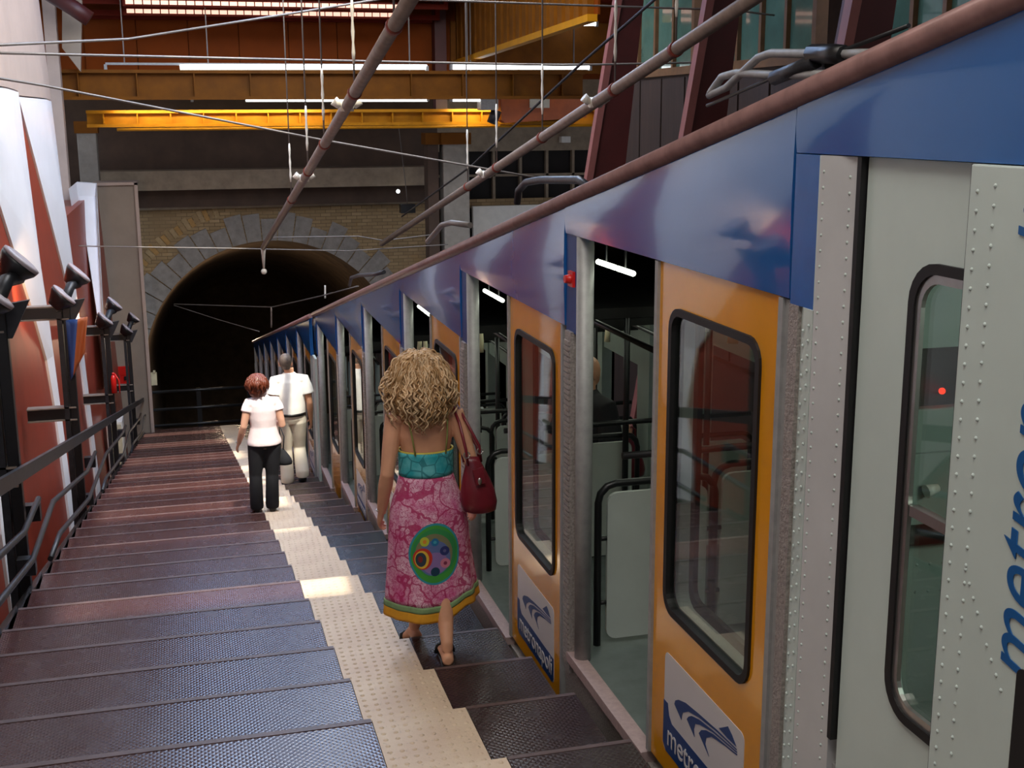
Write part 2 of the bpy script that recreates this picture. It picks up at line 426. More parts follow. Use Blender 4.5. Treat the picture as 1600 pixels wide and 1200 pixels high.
# ---- left wall: red render behind white folded fins
def lean(z): return -.055*(.3-z)*-1
XW = -1.95
def xw(z): return XW - .30 + (5.4-z)/18.4*.72
def leanbox(b, y0, y1, zt, zb):
    vs = [(xw(z)+dx, y, z) for dx in (-.4, 0) for y in (y0, y1) for z in (zb, zt)]
    return b.add(vs, [(0, 1, 3, 2), (4, 6, 7, 5), (0, 4, 5, 1), (2, 3, 7, 6), (0, 2, 6, 4), (1, 5, 7, 3)])
wl = struct('wall_left', leanbox(leanbox(MB(), -6, 22.75, 5.4, -13), 22.75, 32.2, -1.68, -13), 'redwall')
FP = 4.55
def fin(yf0, stations, depth, m):
    """folded sheet: vertical far edge at yf, near edge from (z, width) stations"""
    q = MB(); sec = []
    for z, wd, *sh in stations:
        x = xw(z); yf_ = yf0 + (sh[0] if sh else 0); dp = .03 + depth*min(1, wd/2)
        sec.append([(x-.01, yf_-wd, z), (x+.03, yf_-wd, z), (x+.03+dp, yf_-wd*.50, z), (x+.03+dp, yf_-wd*.44, z), (x+.04, yf_, z), (x-.01, yf_, z)])
    q.loft(sec, smooth=False); return q
for k in range(-4, 2):
    yf = 18.06 + FP*k; dz = -.06*k
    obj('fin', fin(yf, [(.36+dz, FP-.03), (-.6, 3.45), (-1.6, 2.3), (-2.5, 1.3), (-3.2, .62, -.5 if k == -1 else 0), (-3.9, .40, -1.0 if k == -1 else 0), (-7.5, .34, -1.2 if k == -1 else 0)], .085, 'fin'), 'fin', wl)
    obj('shaded_upper_fin', fin(yf, [(5.2, FP-.02), (.38+dz, FP-.02)], .085, 'finupper'), 'finupper', wl)  # same sheet as the fins below, roof shade painted in as beige
# closing block at the far end of the left wall
we = struct('wall_left_end', MB().box(-2.02, -1.06, 32.6, 33.4, -13, -1.62), 'beige')
obj('coping', MB().box(-2.1, -1.02, 32.5, 33.5, -1.62, -1.55), 'finupper', we)
obj('edge_trim', MB().box(-1.10, -1.02, 32.5, 32.62, -13, -1.56), 'finupper', we)
q = MB()
q.prism([PX(107, 295, -2.1), PX(119, 285, -2.1), PX(160, 610, -1.9), PX(163, 620, -1.9)], (.0, .3, 0))
q.prism([PX(119, 285, -2.1), PX(150, 287, -1.75), PX(166, 600, -1.6), PX(160, 610, -1.9)], (.0, .3, 0))
obj('corner_fin', q, 'fin', we)

# ---- right side: building across the second track
XRW = 7.6
wr = struct('wall_right', MB().box(XRW, XRW+.4, -6, 21.2, .0, .62).box(XRW, XRW+.4, -6, 21.2, 2.6, 5.2).box(XRW+.05, XRW+.4, -6, 21.2, -9, 0), 'brownpanel')
wi = 2
for y0, y1 in ((17.6, 20.9), (13.9, 17.0), (10.6, 13.2), (7.2, 9.8)):
    wnd = struct('window_%d' % wi, MB().frame(yz(rrect(y0, y1, .62, 2.7, .02, 1), XRW-.06), yz(rrect(y0+.1, y1-.1, .74, 2.6, .02, 1), XRW-.06), (.16, 0, 0)), 'frame'); wi += 1
    n = 4
    for i in range(n):
        ya = y0+.12 + (y1-y0-.24)*i/n; yb = y0+.12 + (y1-y0-.24)*(i+1)/n
        obj('window_pane', MB().box(XRW+.02, XRW+.05, ya+.03, yb-.03, .74, 2.6), 'tealglass', wnd)
        if i: obj('mullion', MB().box(XRW-.04, XRW+.07, ya-.035, ya+.035, .74, 2.6), 'frame', wnd)
for i in range(14):
    y = 8 + i*.95
    obj('board', MB().box(XRW-.03, XRW+.06, y-.45, y+.44, -3.5, .58), 'brownpanel', wr)
# slanted steel columns in front
COLS = [(17.5, 'farthest of the slanted maroon steel columns behind the train roof'),
        (14.15, 'middle slanted maroon steel column rising behind the train roof'),
        (10.7, 'nearest slanted maroon steel column above the pantograph')]
for y, lab in COLS:
    t = thing('steel_column', (5.85, y, -6), lab, 'column', 'slanted columns right of the line')
    def colsec(z, w0=.33): 
        x = 5.83 + .165*(z+.95); wd = .50 - .06*(z+.95)
        return x, wd
    q, q2 = MB(), MB()
    R1, R2 = [], []
    for z in (-6, -3, -1, 1, 3, 5.2):
        x, wd = colsec(z)
        R1.append([(x+.10, y+.01, z), (x+.10+wd, y+.01, z), (x+.10+wd, y+.35, z), (x+.10, y+.35, z)])
        R2.append([(x, y-.02, z), (x+.10, y-.02, z), (x+.10, y+.12, z), (x, y+.12, z)])
    q.loft(R1, smooth=False); q2.loft(R2, smooth=False)
    obj('web_plate', q, 'maroon', t); obj('flange_plate', q2, 'maroonlit', t)  # shaded front dark, lit side paler: light painted in by material

# ---- main roof with slots that let the sun through
b = MB()
ZR = 5.4
def roofbox(x0, x1, y0, y1): b.box(x0, x1, y0, y1, ZR, ZR+.25)
roofbox(-3.4, 0.0, -4, 27); roofbox(2.5, 9.0, -4, 27)
slots = []
for yf, wdt in ((8.27, .50), (11.42, .42), (13.8, .95), (16.65, 1.0), (18.9, 1.1), (22, 1.6), (26.5, 1.8), (31, 1.6)):
    zf = slope(yf); yr = yf - (.45/.90)*(ZR-zf); slots.append((yr-wdt/2, yr+wdt/2))
ya = -4
for s0, s1 in slots[2:4]:
    roofbox(2.1, 2.5, ya, s0); ya = s1
roofbox(2.1, 2.5, ya, 27)
ya = -4
for s0, s1 in slots:
    roofbox(0, 2.1, ya, s0); ya = s1
roofbox(0, 2.1, ya, 27)
struct('ceiling', b, 'roofdeck')
# low roof over the far bay, with lit rooflight strips
b = MB().box(-3.4, 16, 27.0, 28.9, 3.2, 3.5).box(-3.4, 16, 29.0, 36.5, 2.85, 3.2).box(-3.4, 16, 26.8, 27.0, 3.2, 5.4)
struct('ceiling_far', b, 'redbeam')
struct('wall_far_right', MB().box(15.5, 16, 26, 36.5, -9, 3.3).box(8.9, 16, 26, 26.2, 2.6, 5.4), 'darkwall')

# ================================================================== TRAIN
XT = 1.70
def build_car(Y, name, label, near_cab):
    """Y: bay boundaries from near to far"""
    ymid = (Y[0]+Y[-1])/2
    car = thing(name, (2.8, ymid, slope(ymid, -1.3)), label, 'train car', 'cars of the yellow and blue funicular')
    y0 = Y[0] - (2.9 if near_cab else .25); y1 = Y[-1] + (.30 if near_cab else .25)
    top = lambda y: .69 - TAN*y
    # roof, roof rail, underframe
    q = MB(); rings = []
    for y in (y0, y1):
        rings.append([(XT+.04, y, top(y)-.04), (XT+.35, y, top(y)+.05), (2.8, y, top(y)+.10), (3.55, y, top(y)+.05), (3.88, y, top(y)-.04), (3.88, y, top(y)-.14), (XT+.04, y, top(y)-.14)])
    q.loft(rings, smooth=False); obj('roof', q, 'carroof', car)
    q = MB(); q.tube([(XT+.0, y0, top(y0)+.0), (XT+.0, y1, top(y1)+.0)], .034, 10); obj('roof_rail', q, 'pinkrail', car)
    q = MB(); q.box(XT+.15, 3.75, y0, y1, -.45, 0, sh=lambda p: Vector((p.x, p.y, slope(p.y, -.42) + p.z))); obj('underframe', q, 'cardark', car)
    # fascia per bay
    bays = [(Y[i], Y[i+1]) for i in range(len(Y)-1)]
    fb = [(Y[0]-2.9, Y[0], -.104)] if near_cab else []
    fb += [(a, c, .112-TAN*a) for a, c in bays]
    if near_cab: fb.append((Y[-1], Y[-1]+.30, .112-TAN*Y[-1]))
    for a, c, zf in fb:
        q = MB(); N = 4; rows = []
        for i in range(N+1):
            t_ = i/N; row = []
            for y in (a+.004, c-.004):
                zt_ = top(y); z = zf + (zt_-zf)*t_
                row.append(Vector((XT-.006*math.sin(PI*t_), y, z)))
            rows.append(row)
        vs = [p for r in rows for p in r]; k = len(vs); vs += [p+Vector((.05, 0, 0)) for p in vs]
        fs = [(2*i, 2*i+1, 2*i+3, 2*i+2) for i in range(N)] + [(k+2*i, k+2*i+2, k+2*i+3, k+2*i+1) for i in range(N)]
        q.add(vs, fs, True); q.add([vs[0], vs[1], vs[k+1], vs[k]], [(0, 1, 2, 3)]); q.add([vs[2*N], vs[2*N+1], vs[k+2*N+1], vs[k+2*N]], [(3, 2, 1, 0)])
        for s in (0, 1): q.add([p for i in range(N+1) for p in (vs[2*i+s], vs[k+2*i+s])], [(2*i, 2*i+1, 2*i+3, 2*i+2) for i in range(N)])
        obj('fascia_panel', q, 'blue', car)
    first = None
    for k, (a, c) in enumerate(bays):
        zf = .112-TAN*a; zn = .112-TAN*c; fl = zf-2.03
        detail = c < 13
        # end strip below the fascia at the far end of the bay, and pillar
        ES = obj('end_strip', MB().box(XT+.005, XT+.05, c-.195, c-.004, zn-.02, zf-.002), 'blue_strip', car)
        q = MB(); q.box(XT+.02, XT+.10, c-.01, c+.068, zn-2.0, zn-.01)
        obj('door_jamb', q, 'alu', car)
        q = MB(); q.box(XT-.01, XT+.06, c-.118, c-.03, fl-.10, zn-.015)
        if detail:
            for i in range(62):
                z = fl-.05 + i*(zn-fl)/62
                q.box(XT-.017, XT-.008, c-.112, c-.036, z, z+.018)
        obj('ribbed_strip', q, 'galv', car)
        q = MB(); q.tube([(XT+.035, c-.188, fl-.02), (XT+.035, c-.188, zf)], .040, 14); obj('door_pillar', q, 'alu', car)
        # door leaf with window
        d0, d1 = a+.070, a+1.035; zb_, zt_ = zf-2.0, zf-.004
        w0, w1, wz0, wz1 = a+.185, a+.925, zf-1.335, zf-.155
        q = MB(); outer = []; inner = rrect(w0, w1, wz0, wz1, .085, 5)
        outer = rrect(d0, d1, zb_, zt_, .004, 5)
        q.frame(yz(outer, XT+.012), yz(inner, XT+.012), (.045, 0, 0))
        leaf = obj('door_leaf', q, 'yellow', car)
        q = MB(); q.frame(yz(inner, XT+.002), yz(rrect(w0+.028, w1-.028, wz0+.028, wz1-.028, .06, 5), XT+.002), (.04, 0, 0)); obj('window_gasket', q, 'rubber', leaf)
        q = MB(); q.prism(yz(rrect(w0+.025, w1-.025, wz0+.025, wz1-.025, .06, 5), XT+.02), (.008, 0, 0)); obj('window_pane', q, 'glass', leaf)
        q = MB(); q.frame(yz(rrect(w0-.03, w1+.03, wz0-.03, wz1+.03, .1, 5), XT+.045), yz(rrect(w0+.01, w1-.01, wz0+.01, wz1-.01, .075, 5), XT+.045), (.075, 0, 0)); obj('window_reveal', q, 'pillargrey', leaf)
        q = MB(); q.frame(yz(rrect(w0+.005, w1-.005, wz0+.005, wz1-.005, .08, 5), XT+.105), yz(rrect(w0+.05, w1-.05, wz0+.05, wz1-.05, .05, 5), XT+.105), (.02, 0, 0)); obj('inner_gasket', q, 'rubber', leaf)
        for ye, nm in ((d0-.028, 'edge_strip'), (d1, 'edge_strip')):
            obj(nm, MB().box(XT+.0, XT+.07, ye, ye+.028, zb_, zt_), 'alu' if nm else 'alu', leaf)
        obj('edge_seal', MB().box(XT+.015, XT+.06, d1+.028, d1+.05, zb_, zt_), 'rubber', leaf)
        # sticker
        sz1 = zf-1.500
        if k < 5:
            q = MB(); q.prism(yz(rrect(a+.205, a+.905, sz1-.412, sz1, .03, 4), XT+.0105), (.0015, 0, 0)); obj('logo_sticker', q, 'sticker', leaf)
            U = lambda pts: [Vector((XT+.0085, a+.905-u, sz1+v)) for u, v in pts]
            q = MB()
            band = [(0, -.205), (.04, -.205), (.055, -.25), (.085, -.272), (.70, -.272), (.70, -.385), (.675, -.410), (.03, -.410), (0, -.385)]
            q.prism(U(band), (.001, 0, 0))
            def swoosh(up, lo):
                for i in range(len(up)-1):
                    q.prism(U([up[i], up[i+1], lo[i+1], lo[i]]), (.001, 0, 0))
            swoosh([(.105, -.176), (.114, -.157), (.143, -.140), (.21, -.120), (.332, -.104), (.491, -.087), (.648, -.077)],
                   [(.176, -.207), (.178, -.190), (.186, -.172), (.24, -.141), (.333, -.118), (.491, -.094), (.648, -.081)])
            swoosh([(.226, -.178), (.242, -.160), (.269, -.144), (.334, -.125), (.458, -.106), (.652, -.085)],
                   [(.300, -.213), (.292, -.185), (.303, -.159), (.345, -.141), (.459, -.113), (.652, -.089)])
            swoosh([(.337, -.178), (.358, -.155), (.398, -.135), (.459, -.119), (.576, -.105), (.653, -.093)],
                   [(.430, -.222), (.395, -.190), (.402, -.163), (.448, -.135), (.560, -.112), (.653, -.098)])
            q.prism(U([(.503, -.073), (.575, -.030), (.609, -.045), (.645, -.069), (.574, -.074)]), (.001, 0, 0))
            obj('logo_mark', q, 'navy', leaf)
            me = text_mesh('metronapoli', .135, 0)
            for v in me.vertices: v.co = Vector((XT+.0065-v.co.z, a+.905-.045-v.co.x*.95, sz1-.372+v.co.y)) - BASE[car.name]
            tx = obj('logo_lettering', me, 'sticker', leaf)
        # red alarm lamp on the second strip
        if k == 0 and near_cab:
            q = MB(); q.tube([(XT-.035, c-.1, zf-.20), (XT+.02, c-.1, zf-.20)], [.018, .026], 14); q.box(XT-.008, XT+.01, c-.135, c-.065, zf-.235, zf-.165)
            obj('alarm_lamp', q, 'red', car)
        # sill, floor, interior
        q = MB(); q.box(XT-.02, XT+.05, d1+.03, c-.10, fl-.035, fl+.012); obj('sill', q, 'sill', car)
        q = MB(); q.box(XT+.01, XT+.05, d0, c, fl-.45, fl-.036); obj('sole_plate', q, 'galv', car)
        q = MB(); q.box(XT+.05, 3.86, a, c, fl-.06, fl); q.box(XT+.05, 3.86, a-.03, a, fl, fl+TAN*(c-a)-.04); obj('floor_panel', q, 'carfloor', car)
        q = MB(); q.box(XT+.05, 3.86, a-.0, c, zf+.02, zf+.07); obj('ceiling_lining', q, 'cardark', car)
        # far side of the car
        q = MB(); q.box(3.82, 3.88, a, c, fl, fl+.85); q.box(3.82, 3.88, a, c, zf-.3, zf+.3); q.box(3.80, 3.90, c-.28, c, fl, zf+.2); q.box(3.80, 3.90, a+.95, a+1.08, fl, zf)
        obj('side_wall', q, 'carwall', car)
        if c < 18:
            for x0, x1, yy in ((1.90, 2.42, c-.05), (2.50, 2.86, c-.05), (3.20, 3.72, c-.05)):
                h = .78 if x0 < 2.4 or x0 > 3 else .83
                q = MB(); q.prism([Vector((u, yy-.012, v)) for u, v in rrect(x0, x1, fl+.03, fl+h, .05, 4)], (0, .022, 0)); sc_ = obj('screen', q, 'seatgrey', car)
                q = MB(); xa, xb = x0-.045, x1+.045; zt2 = fl+h+.045
                P = [(xa, yy, fl)] + [(xa+.09-.09*math.cos(u), yy, zt2-.09+.09*math.sin(u)) for u in (0, .5, 1.05, PI/2)] + [(xb-.09+.09*math.sin(u), yy, zt2-.09+.09*math.cos(u)) for u in (0, .5, 1.05, PI/2)] + [(xb, yy, fl)]
                q.tube(P, .019, 8)
                for zz in (fl+.22, fl+.55): q.tube([(xa, yy, zz), (xa+.07, yy, zz)], .012, 6); q.tube([(xb, yy, zz), (xb-.07, yy, zz)], .012, 6)
                obj('tube_frame', q, 'black', sc_)
            for xs, ys in ((2.80, c-.10), (2.78, a+1.0), (3.3, c-.30)):
                q = MB(); q.tube([(xs, ys, fl), (xs, ys, zf+.03)], .022, 8); obj('stanchion', q, 'black', car)
            q = MB(); q.tube([(1.95, c-.12, fl+.98), (3.7, c-.12, fl+.98)], .018, 8); q.tube([(2.2, a, fl+1.86), (2.2, c, fl+1.86)], .016, 8); q.tube([(3.3, a, fl+1.86), (3.3, c, fl+1.86)], .016, 8)
            obj('grab_rail', q, 'black', car)
            for xs, ys in ((2.2, c-.45), (2.2, c-.75), (3.3, c-.6)):
                q = MB(); q.tube([(xs, ys, fl+1.86), (xs+.005, ys, fl+1.70), (xs, ys, fl+1.62)], [.018, .022, .026], 8, ry=[.01, .012, .014]); obj('hanging_strap', q, 'cream', car)
            for ya_, yb_ in ((c-.49, c-.30), (c-.26, c-.03)):
                q = MB(); q.tube([(1.85, ya_, zf-.135), (1.85, yb_, zf-.135)], .013, 8); lp = obj('lamp_tube', q, 'carlamp', car)
                q = MB(); q.tube([(1.85, (ya_+yb_)/2, zf-.12), (1.85, (ya_+yb_)/2, zf+.03)], .006, 6); obj('lamp_hanger', q, 'black', lp)
            for xs in (2.35, 3.15):
                q = MB()
                for ya_ in (a+.35, a+1.25): q.box(xs-.04, xs+.04, ya_, ya_+.72, zf-.012, zf+.02)
                obj('ceiling_lamp', q, 'carlamp', car)
    return car
def text_mesh(s, size, shear):
    cu = bpy.data.curves.new('lettering', 'FONT'); cu.body = s; cu.size = size; cu.shear = shear; cu.extrude = .001
    cu.space_character = 1.0
    o = bpy.data.objects.new('lettering_tmp', cu); COL.objects.link(o)
    dg = bpy.context.evaluated_depsgraph_get(); me = bpy.data.meshes.new_from_object(o.evaluated_get(dg))
    bpy.data.objects.remove(o); bpy.data.curves.remove(cu); me.materials.clear(); return me
Y1 = [3.215, 5.395, 7.62, 9.93, 12.23, 14.50, 16.80]
car = build_car(Y1, 'funicular_car', 'near funicular car with blue fascia, yellow doors and white cab panel, beside the steps', True)
Y2 = [17.75 + 2.28*i for i in range(8)]
car2 = build_car(Y2, 'funicular_car', 'farther funicular car in the shade, running down towards the tunnel mouth', False)
# end panel between the two cars
q = MB().box(XT-.005, XT+.03, 17.12, 17.45, -5.4, .112-TAN*16.8-.12); obj('cab_post', q, 'cabwhite', car)

# ---- cab side of the near car
fl0 = -.104 - 2.03
obj('end_strip', MB().box(XT-.004, XT+.05, 3.05, 3.205, -.535, -.107), mat('bright_blue_paint', '#0d5aa6', .25, 0, .08, 10), car, label='brighter blue end strip of the cab fascia')
q = MB(); q.box(XT+.01, XT+.08, 3.205, 3.285, -2.6, -.53); obj('door_jamb', q, 'alu', car)
q = MB(); q.box(XT-.004, XT+.04, 3.155, 3.21, -2.6, -.535); obj('ribbed_strip', q, 'galv', car)
q = MB(); q.loft([[(XT+.01, 3.158, z), (XT-.006, 3.12, z), (XT-.012, 3.055, z), (XT+.05, 3.05, z), (XT+.05, 3.158, z)] for z in (-2.7, -.535)], smooth=False)
q.loft([[(XT-.012, 3.05, z), (XT+.05, 3.05, z), (XT+.05, 3.055, z), (XT-.012, 3.055, z)] for z in (-.535, -.107)], smooth=False)
obj('riveted_panel', q, 'cabwhite', car)
q = MB(); q.loft([[(XT-.012, 3.051, z), (XT+.012, 2.895, z), (XT+.05, 2.895, z), (XT+.05, 3.051, z)] for z in (-2.7, -.107)], smooth=False)
obj('riveted_panel', q, 'pillargrey', car)
# recessed sliding cab door with window
q = MB(); DY0, DY1 = 1.95, 2.862
inner = rrect(2.02, 2.632, -1.532, -.345, .105, 6)
q.frame(yz(rrect(DY0, DY1, -2.6, -.107, .004, 6), XT+.022), yz(inner, XT+.022), (.04, 0, 0))
cd_ = obj('cab_door', q, 'cabwhite', car)
obj('door_edge', MB().box(XT+.03, XT+.07, DY1, DY1+.012, -2.6, -.107), 'alu', cd_)
q = MB(); q.frame(yz(inner, XT+.012), yz(rrect(2.05, 2.606, -1.506, -.371, .085, 6), XT+.012), (.02, 0, 0)); obj('window_gasket', q, 'rubber', cd_)
q = MB(); q.frame(yz(rrect(2.05, 2.606, -1.506, -.371, .085, 6), XT+.018), yz(rrect(2.09, 2.584, -1.484, -.393, .065, 6), XT+.018), (.012, 0, 0)); obj('window_frame', q, 'steel', cd_)
q = MB(); q.prism(yz(rrect(2.075, 2.596, -1.496, -.381, .06, 6), XT+.031), (.006, 0, 0)); obj('window_pane', q, 'glass', cd_)
obj('transom', MB().box(XT+.02, XT+.046, 2.07, 2.58, -.985, -.958), 'steel', cd_)
obj('gap_shade_strip', MB().box(XT+.004, XT+.03, 2.868, 2.888, -1.75, -.107), 'rubber', cd_)  # dark strip standing in for the shaded gap beside the door
lamp('AREA', 'cab_fill_light', (2.3, 1.2, -.25), 14, (.9, 1, .92), target=(2.2, 3.1, -1.5), shape='RECTANGLE', size=.4, size_y=.3)  # added light so the cab interior shows through the glass
# hinge gap, rail
q = MB(); q.box(XT+.03, XT+.05, 2.862, 2.895, -.52, -.45); q.box(XT+.03, XT+.05, 2.862, 2.895, -1.9, -1.84); obj('hinge', q, 'alu', cd_)
# proud outer panel with lettering
q = MB(); q.box(XT-.012, XT+.012, .35, 2.385, -2.7, -.107); obj('outer_panel', q, 'cabwhite', car, bevel=.004)
obj('panel_edge', MB().box(XT-.006, XT+.016, 2.385, 2.392, -2.7, -.107), 'rubber', car)
me = text_mesh('metronapoli', .205, .22)
wmax = max(v.co.x for v in me.vertices); k_ = 1.02/wmax
for v in me.vertices: v.co = Vector((XT-.0145-v.co.z, 2.034+v.co.y*1.22, -1.205+v.co.x*k_)) - BASE[car.name]
obj('lettering', me, 'textblue', car, label='blue slanted metronapoli lettering reading upwards on the white cab panel')
q = MB(); q.prism(yz(rrect(1.0, 2.09, -2.6, -1.165, .02, 4), XT-.016), (.01, 0, 0)); obj('black_hatch', q, 'rubber', car, label='black rubber-edged hatch at the bottom of the lettered panel')
def rivets(spots, r=.0055):
    q = MB()
    for x, y, z in spots:
        R0 = [(x, y+r*math.cos(k*PI/3), z+r*math.sin(k*PI/3)) for k in range(6)]; R1_ = [(x-.0035, y+r*.5*math.cos(k*PI/3), z+r*.5*math.sin(k*PI/3)) for k in range(6)]
        q.add(R0+R1_, [(k, (k+1) % 6, 6+(k+1) % 6, 6+k) for k in range(6)] + [(6, 7, 8, 9, 10, 11)], True)
    return q
sp = []
for i in range(58):
    z = -.15 - i*.043
    sp += [(XT-.0122, 3.075, z)] if z < -.55 else []
    sp += [(XT-.0095, 3.11, z-.02)] if z < -.55 else []
    sp += [(XT-.0085, 3.035, z), (XT+.008, 2.925, z-.01)]
    sp += [(XT-.0122, 2.355, z-.015), (XT-.0122, 2.295, z)]
for i in range(9): sp.append((XT-.0122, 2.295-.018*i, -1.02-.028*i) if i < 5 else (XT-.0122, 2.30-.02*i, -1.03-.027*i))
o = obj('rivets', rivets(sp), 'cabwhite', car, kind='stuff')
def rivets_y(spots, r=.006):
    q = MB()
    for x, y, z in spots:
        R0 = [(x+r*math.cos(k*PI/3), y, z+r*math.sin(k*PI/3)) for k in range(6)]; R1_ = [(x+r*.5*math.cos(k*PI/3), y-.004, z+r*.5*math.sin(k*PI/3)) for k in range(6)]
        q.add(R0+R1_, [(k, (k+1) % 6, 6+(k+1) % 6, 6+k) for k in range(6)] + [(6, 7, 8, 9, 10, 11)], True)
    return q
# cab interior seen through the cab window
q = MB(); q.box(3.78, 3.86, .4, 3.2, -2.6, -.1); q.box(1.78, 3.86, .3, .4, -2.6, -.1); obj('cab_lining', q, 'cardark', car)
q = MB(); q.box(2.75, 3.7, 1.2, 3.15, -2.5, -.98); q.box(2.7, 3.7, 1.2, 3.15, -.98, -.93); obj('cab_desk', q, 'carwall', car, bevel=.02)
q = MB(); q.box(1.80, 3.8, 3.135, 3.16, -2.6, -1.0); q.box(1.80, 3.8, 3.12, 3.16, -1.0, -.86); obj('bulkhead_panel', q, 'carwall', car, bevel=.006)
obj('rivets', rivets_y([(1.86+.045*i, 3.134, z) for i in range(20) for z in (-1.36, -1.45)]), 'carwall', car, kind='stuff')
q = MB(); q.tube([PY(1447, 768, 3.10), PY(1466, 762, 3.10)], [.022, .012], 10); obj('door_handle', q, 'whitepaint', car)
q = MB(); q.tube([(1.82, 3.08, -1.24), (3.0, 3.08, -1.24)], .032, 10); obj('cab_grab_rail', q, 'rubber', car)
q = MB(); q.tube([PY(1472, 611, 3.15), PY(1472, 611, 3.11)], .010, 10); obj('warning_lamp', q, mat('red_pilot_lamp', '#ff2a10', .3, emit=3, var=0), car, label='small glowing red pilot lamp inside the cab')
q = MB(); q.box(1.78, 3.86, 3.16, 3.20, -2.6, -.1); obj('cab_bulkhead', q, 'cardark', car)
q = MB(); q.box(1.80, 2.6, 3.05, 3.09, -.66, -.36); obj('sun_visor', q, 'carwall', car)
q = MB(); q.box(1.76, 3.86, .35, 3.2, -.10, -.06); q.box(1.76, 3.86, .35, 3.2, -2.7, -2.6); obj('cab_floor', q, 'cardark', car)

# ---- pantographs on the roofs
def bent(pts, r, name, m, parent, n=8):
    q = MB(); q.tube(pts, r, n); return obj(name, q, m, parent)
t = thing('current_collector', PX(1250, 110, 2.4), 'grey bent tube current collector on the near train roof', 'pantograph')
A = [PX(x, y, 2.3) for x, y in ((1370, 84), (1290, 84), (1205, 83), (1185, 90), (1160, 113), (1135, 137), (1108, 149), (1112, 142), (1128, 120), (1150, 114), (1205, 117), (1290, 116))]
P = []
for i in range(len(A)-1):
    for s in range(3): P.append(A[i].lerp(A[i+1], s/3))
P.append(A[-1])
bent(P, .017, 'bow_tube', 'alu', t)
bent([PX(1268, 84, 2.3), PX(1300, 84, 2.3), PX(1320, 86, 2.3)], .035, 'sleeve', 'black', t)
bent([PX(1210, 122, 2.3), PX(1235, 112, 2.3), PX(1275, 95, 2.3)], .03, 'spring_arm', 'blackworn', t)
bent([PX(1105, 165, 2.3), PX(1240, 108, 2.3), PX(1420, 40, 2.3)], .008, 'tension_cable', 'black', t)
bent([PX(1290, 84, 2.3), PX(1295, 100, 2.35), Vector((2.38, 3.35, .02))], .03, 'mount', 'black', t)
for nm, pts, lab in (('roof_hoop', ((808, 318), (810, 298), (822, 285), (845, 281), (905, 281), (930, 300)), 'bent grey tube hoop on train roof before the concrete column'),
                     ('roof_hoop', ((668, 378), (690, 352), (705, 348), (735, 352)), 'thin pale tube hoop on train roof below the concrete column'),
                     ('roof_hoop', ((546, 446), (549, 434), (560, 430), (585, 429), (600, 425)), 'dark tube hoop on the train roof in front of the tunnel arch')):
    PP = [PX(x, y, 2.0) for x, y in pts]
    q = MB(); q.tube(PP, .022, 8); tag(obj(nm, q, 'wire' if 'thin' in lab else 'blackworn', loc=PP[0]), lab, 'tube', 'hoops on the train roof')

# ================================================================== LEFT RAILING
XH = -1.25
r_ = thing('stair_railing', (XH, 18, slope(18)), 'long worn black handrail with stepped lower tubes along left edge of the steps', 'railing')
q = MB(); q.bar((XH, -3, slope(-3, .90)), (XH, 33.7, slope(33.7, .88)), .035, .105); obj('top_rail', q, 'blackworn', r_)
TUBES = [[(-3, .2), (-.6, .2), (.8, .48), (3.6, .48), (4.7, .63)], [(.9, .05), (1.4, .2), (4.4, .21), (5.9, .49), (9.0, .48), (9.95, .63)],
         [(5.9, .05), (6.4, .2), (9.3, .22), (10.9, .5), (14.43, .47), (15.8, .61)], [(10.37, .06), (11.2, .17), (14.4, .15), (17.6, .46), (22.06, .53), (23, .62)],
         [(16.4, .04), (17.2, .14), (21.8, .155), (24.1, .43), (29.1, .5), (30, .6)], [(24.3, .02), (25.3, .13), (30.4, .148), (32, .45), (33.5, .47)]]
for tb in TUBES:
    q = MB(); q.tube([(XH+.02, y, slope(y, h)) for y, h in tb], .024, 8); obj('lower_rail', q, 'blackworn', r_)
for y in (-1.4, 1.6, 4.6):
    q = MB(); q.box(XH-.03, XH+.03, y-.03, y+.03, slope(y, -.3), slope(y, .88)); obj('railing_post', q, 'blackworn', r_)
for y, h in ((9.95, .60), (15.6, .58), (9.4, .24), (14.9, .17), (21.9, .17), (22.6, .58), (29.0, .52)):
    q = MB(); q.box(XH-.10, XH+.03, y-.05, y+.05, slope(y, h-.14), slope(y, h-.01)); obj('bracket', q, 'blackworn', r_)
# sawtooth kerb plates, one per step
for i, y in enumerate(NOSE):
    q = MB(); z = slope(y)
    q.prism([(XL-.012, y-TP, z-.05), (XL-.012, y+.01, z-.05), (XL-.012, y+.01, z+.02), (XL-.012, y-TP+.02, z+.055), (XL-.012, y-TP, z+.055)], (-.012, 0, 0)); obj('kerb_plate', q, 'blackworn', floor)
q = MB(); q.box(XL-.06, XL-.012, -4, 34, -.62, -.02, sh=lambda p: Vector((p.x, p.y, slope(p.y, 0)+p.z))); obj('stringer', q, 'black', floor)
# end railing
ye = 33.75
e_ = thing('end_railing', (.3, ye, slope(ye)), 'black three-bar railing closing the far end of the platform', 'railing')
for z in (-7.23, -7.72, -8.17):
    q = MB(); q.tube([(XL, ye, z), (1.58, ye, z)], .042, 8); obj('bar', q, 'black', e_)
for x in (XL+.05, .16, 1.52):
    q = MB(); q.box(x-.06, x+.06, ye-.03, ye+.05, -8.7, -7.18); obj('post', q, 'black', e_)

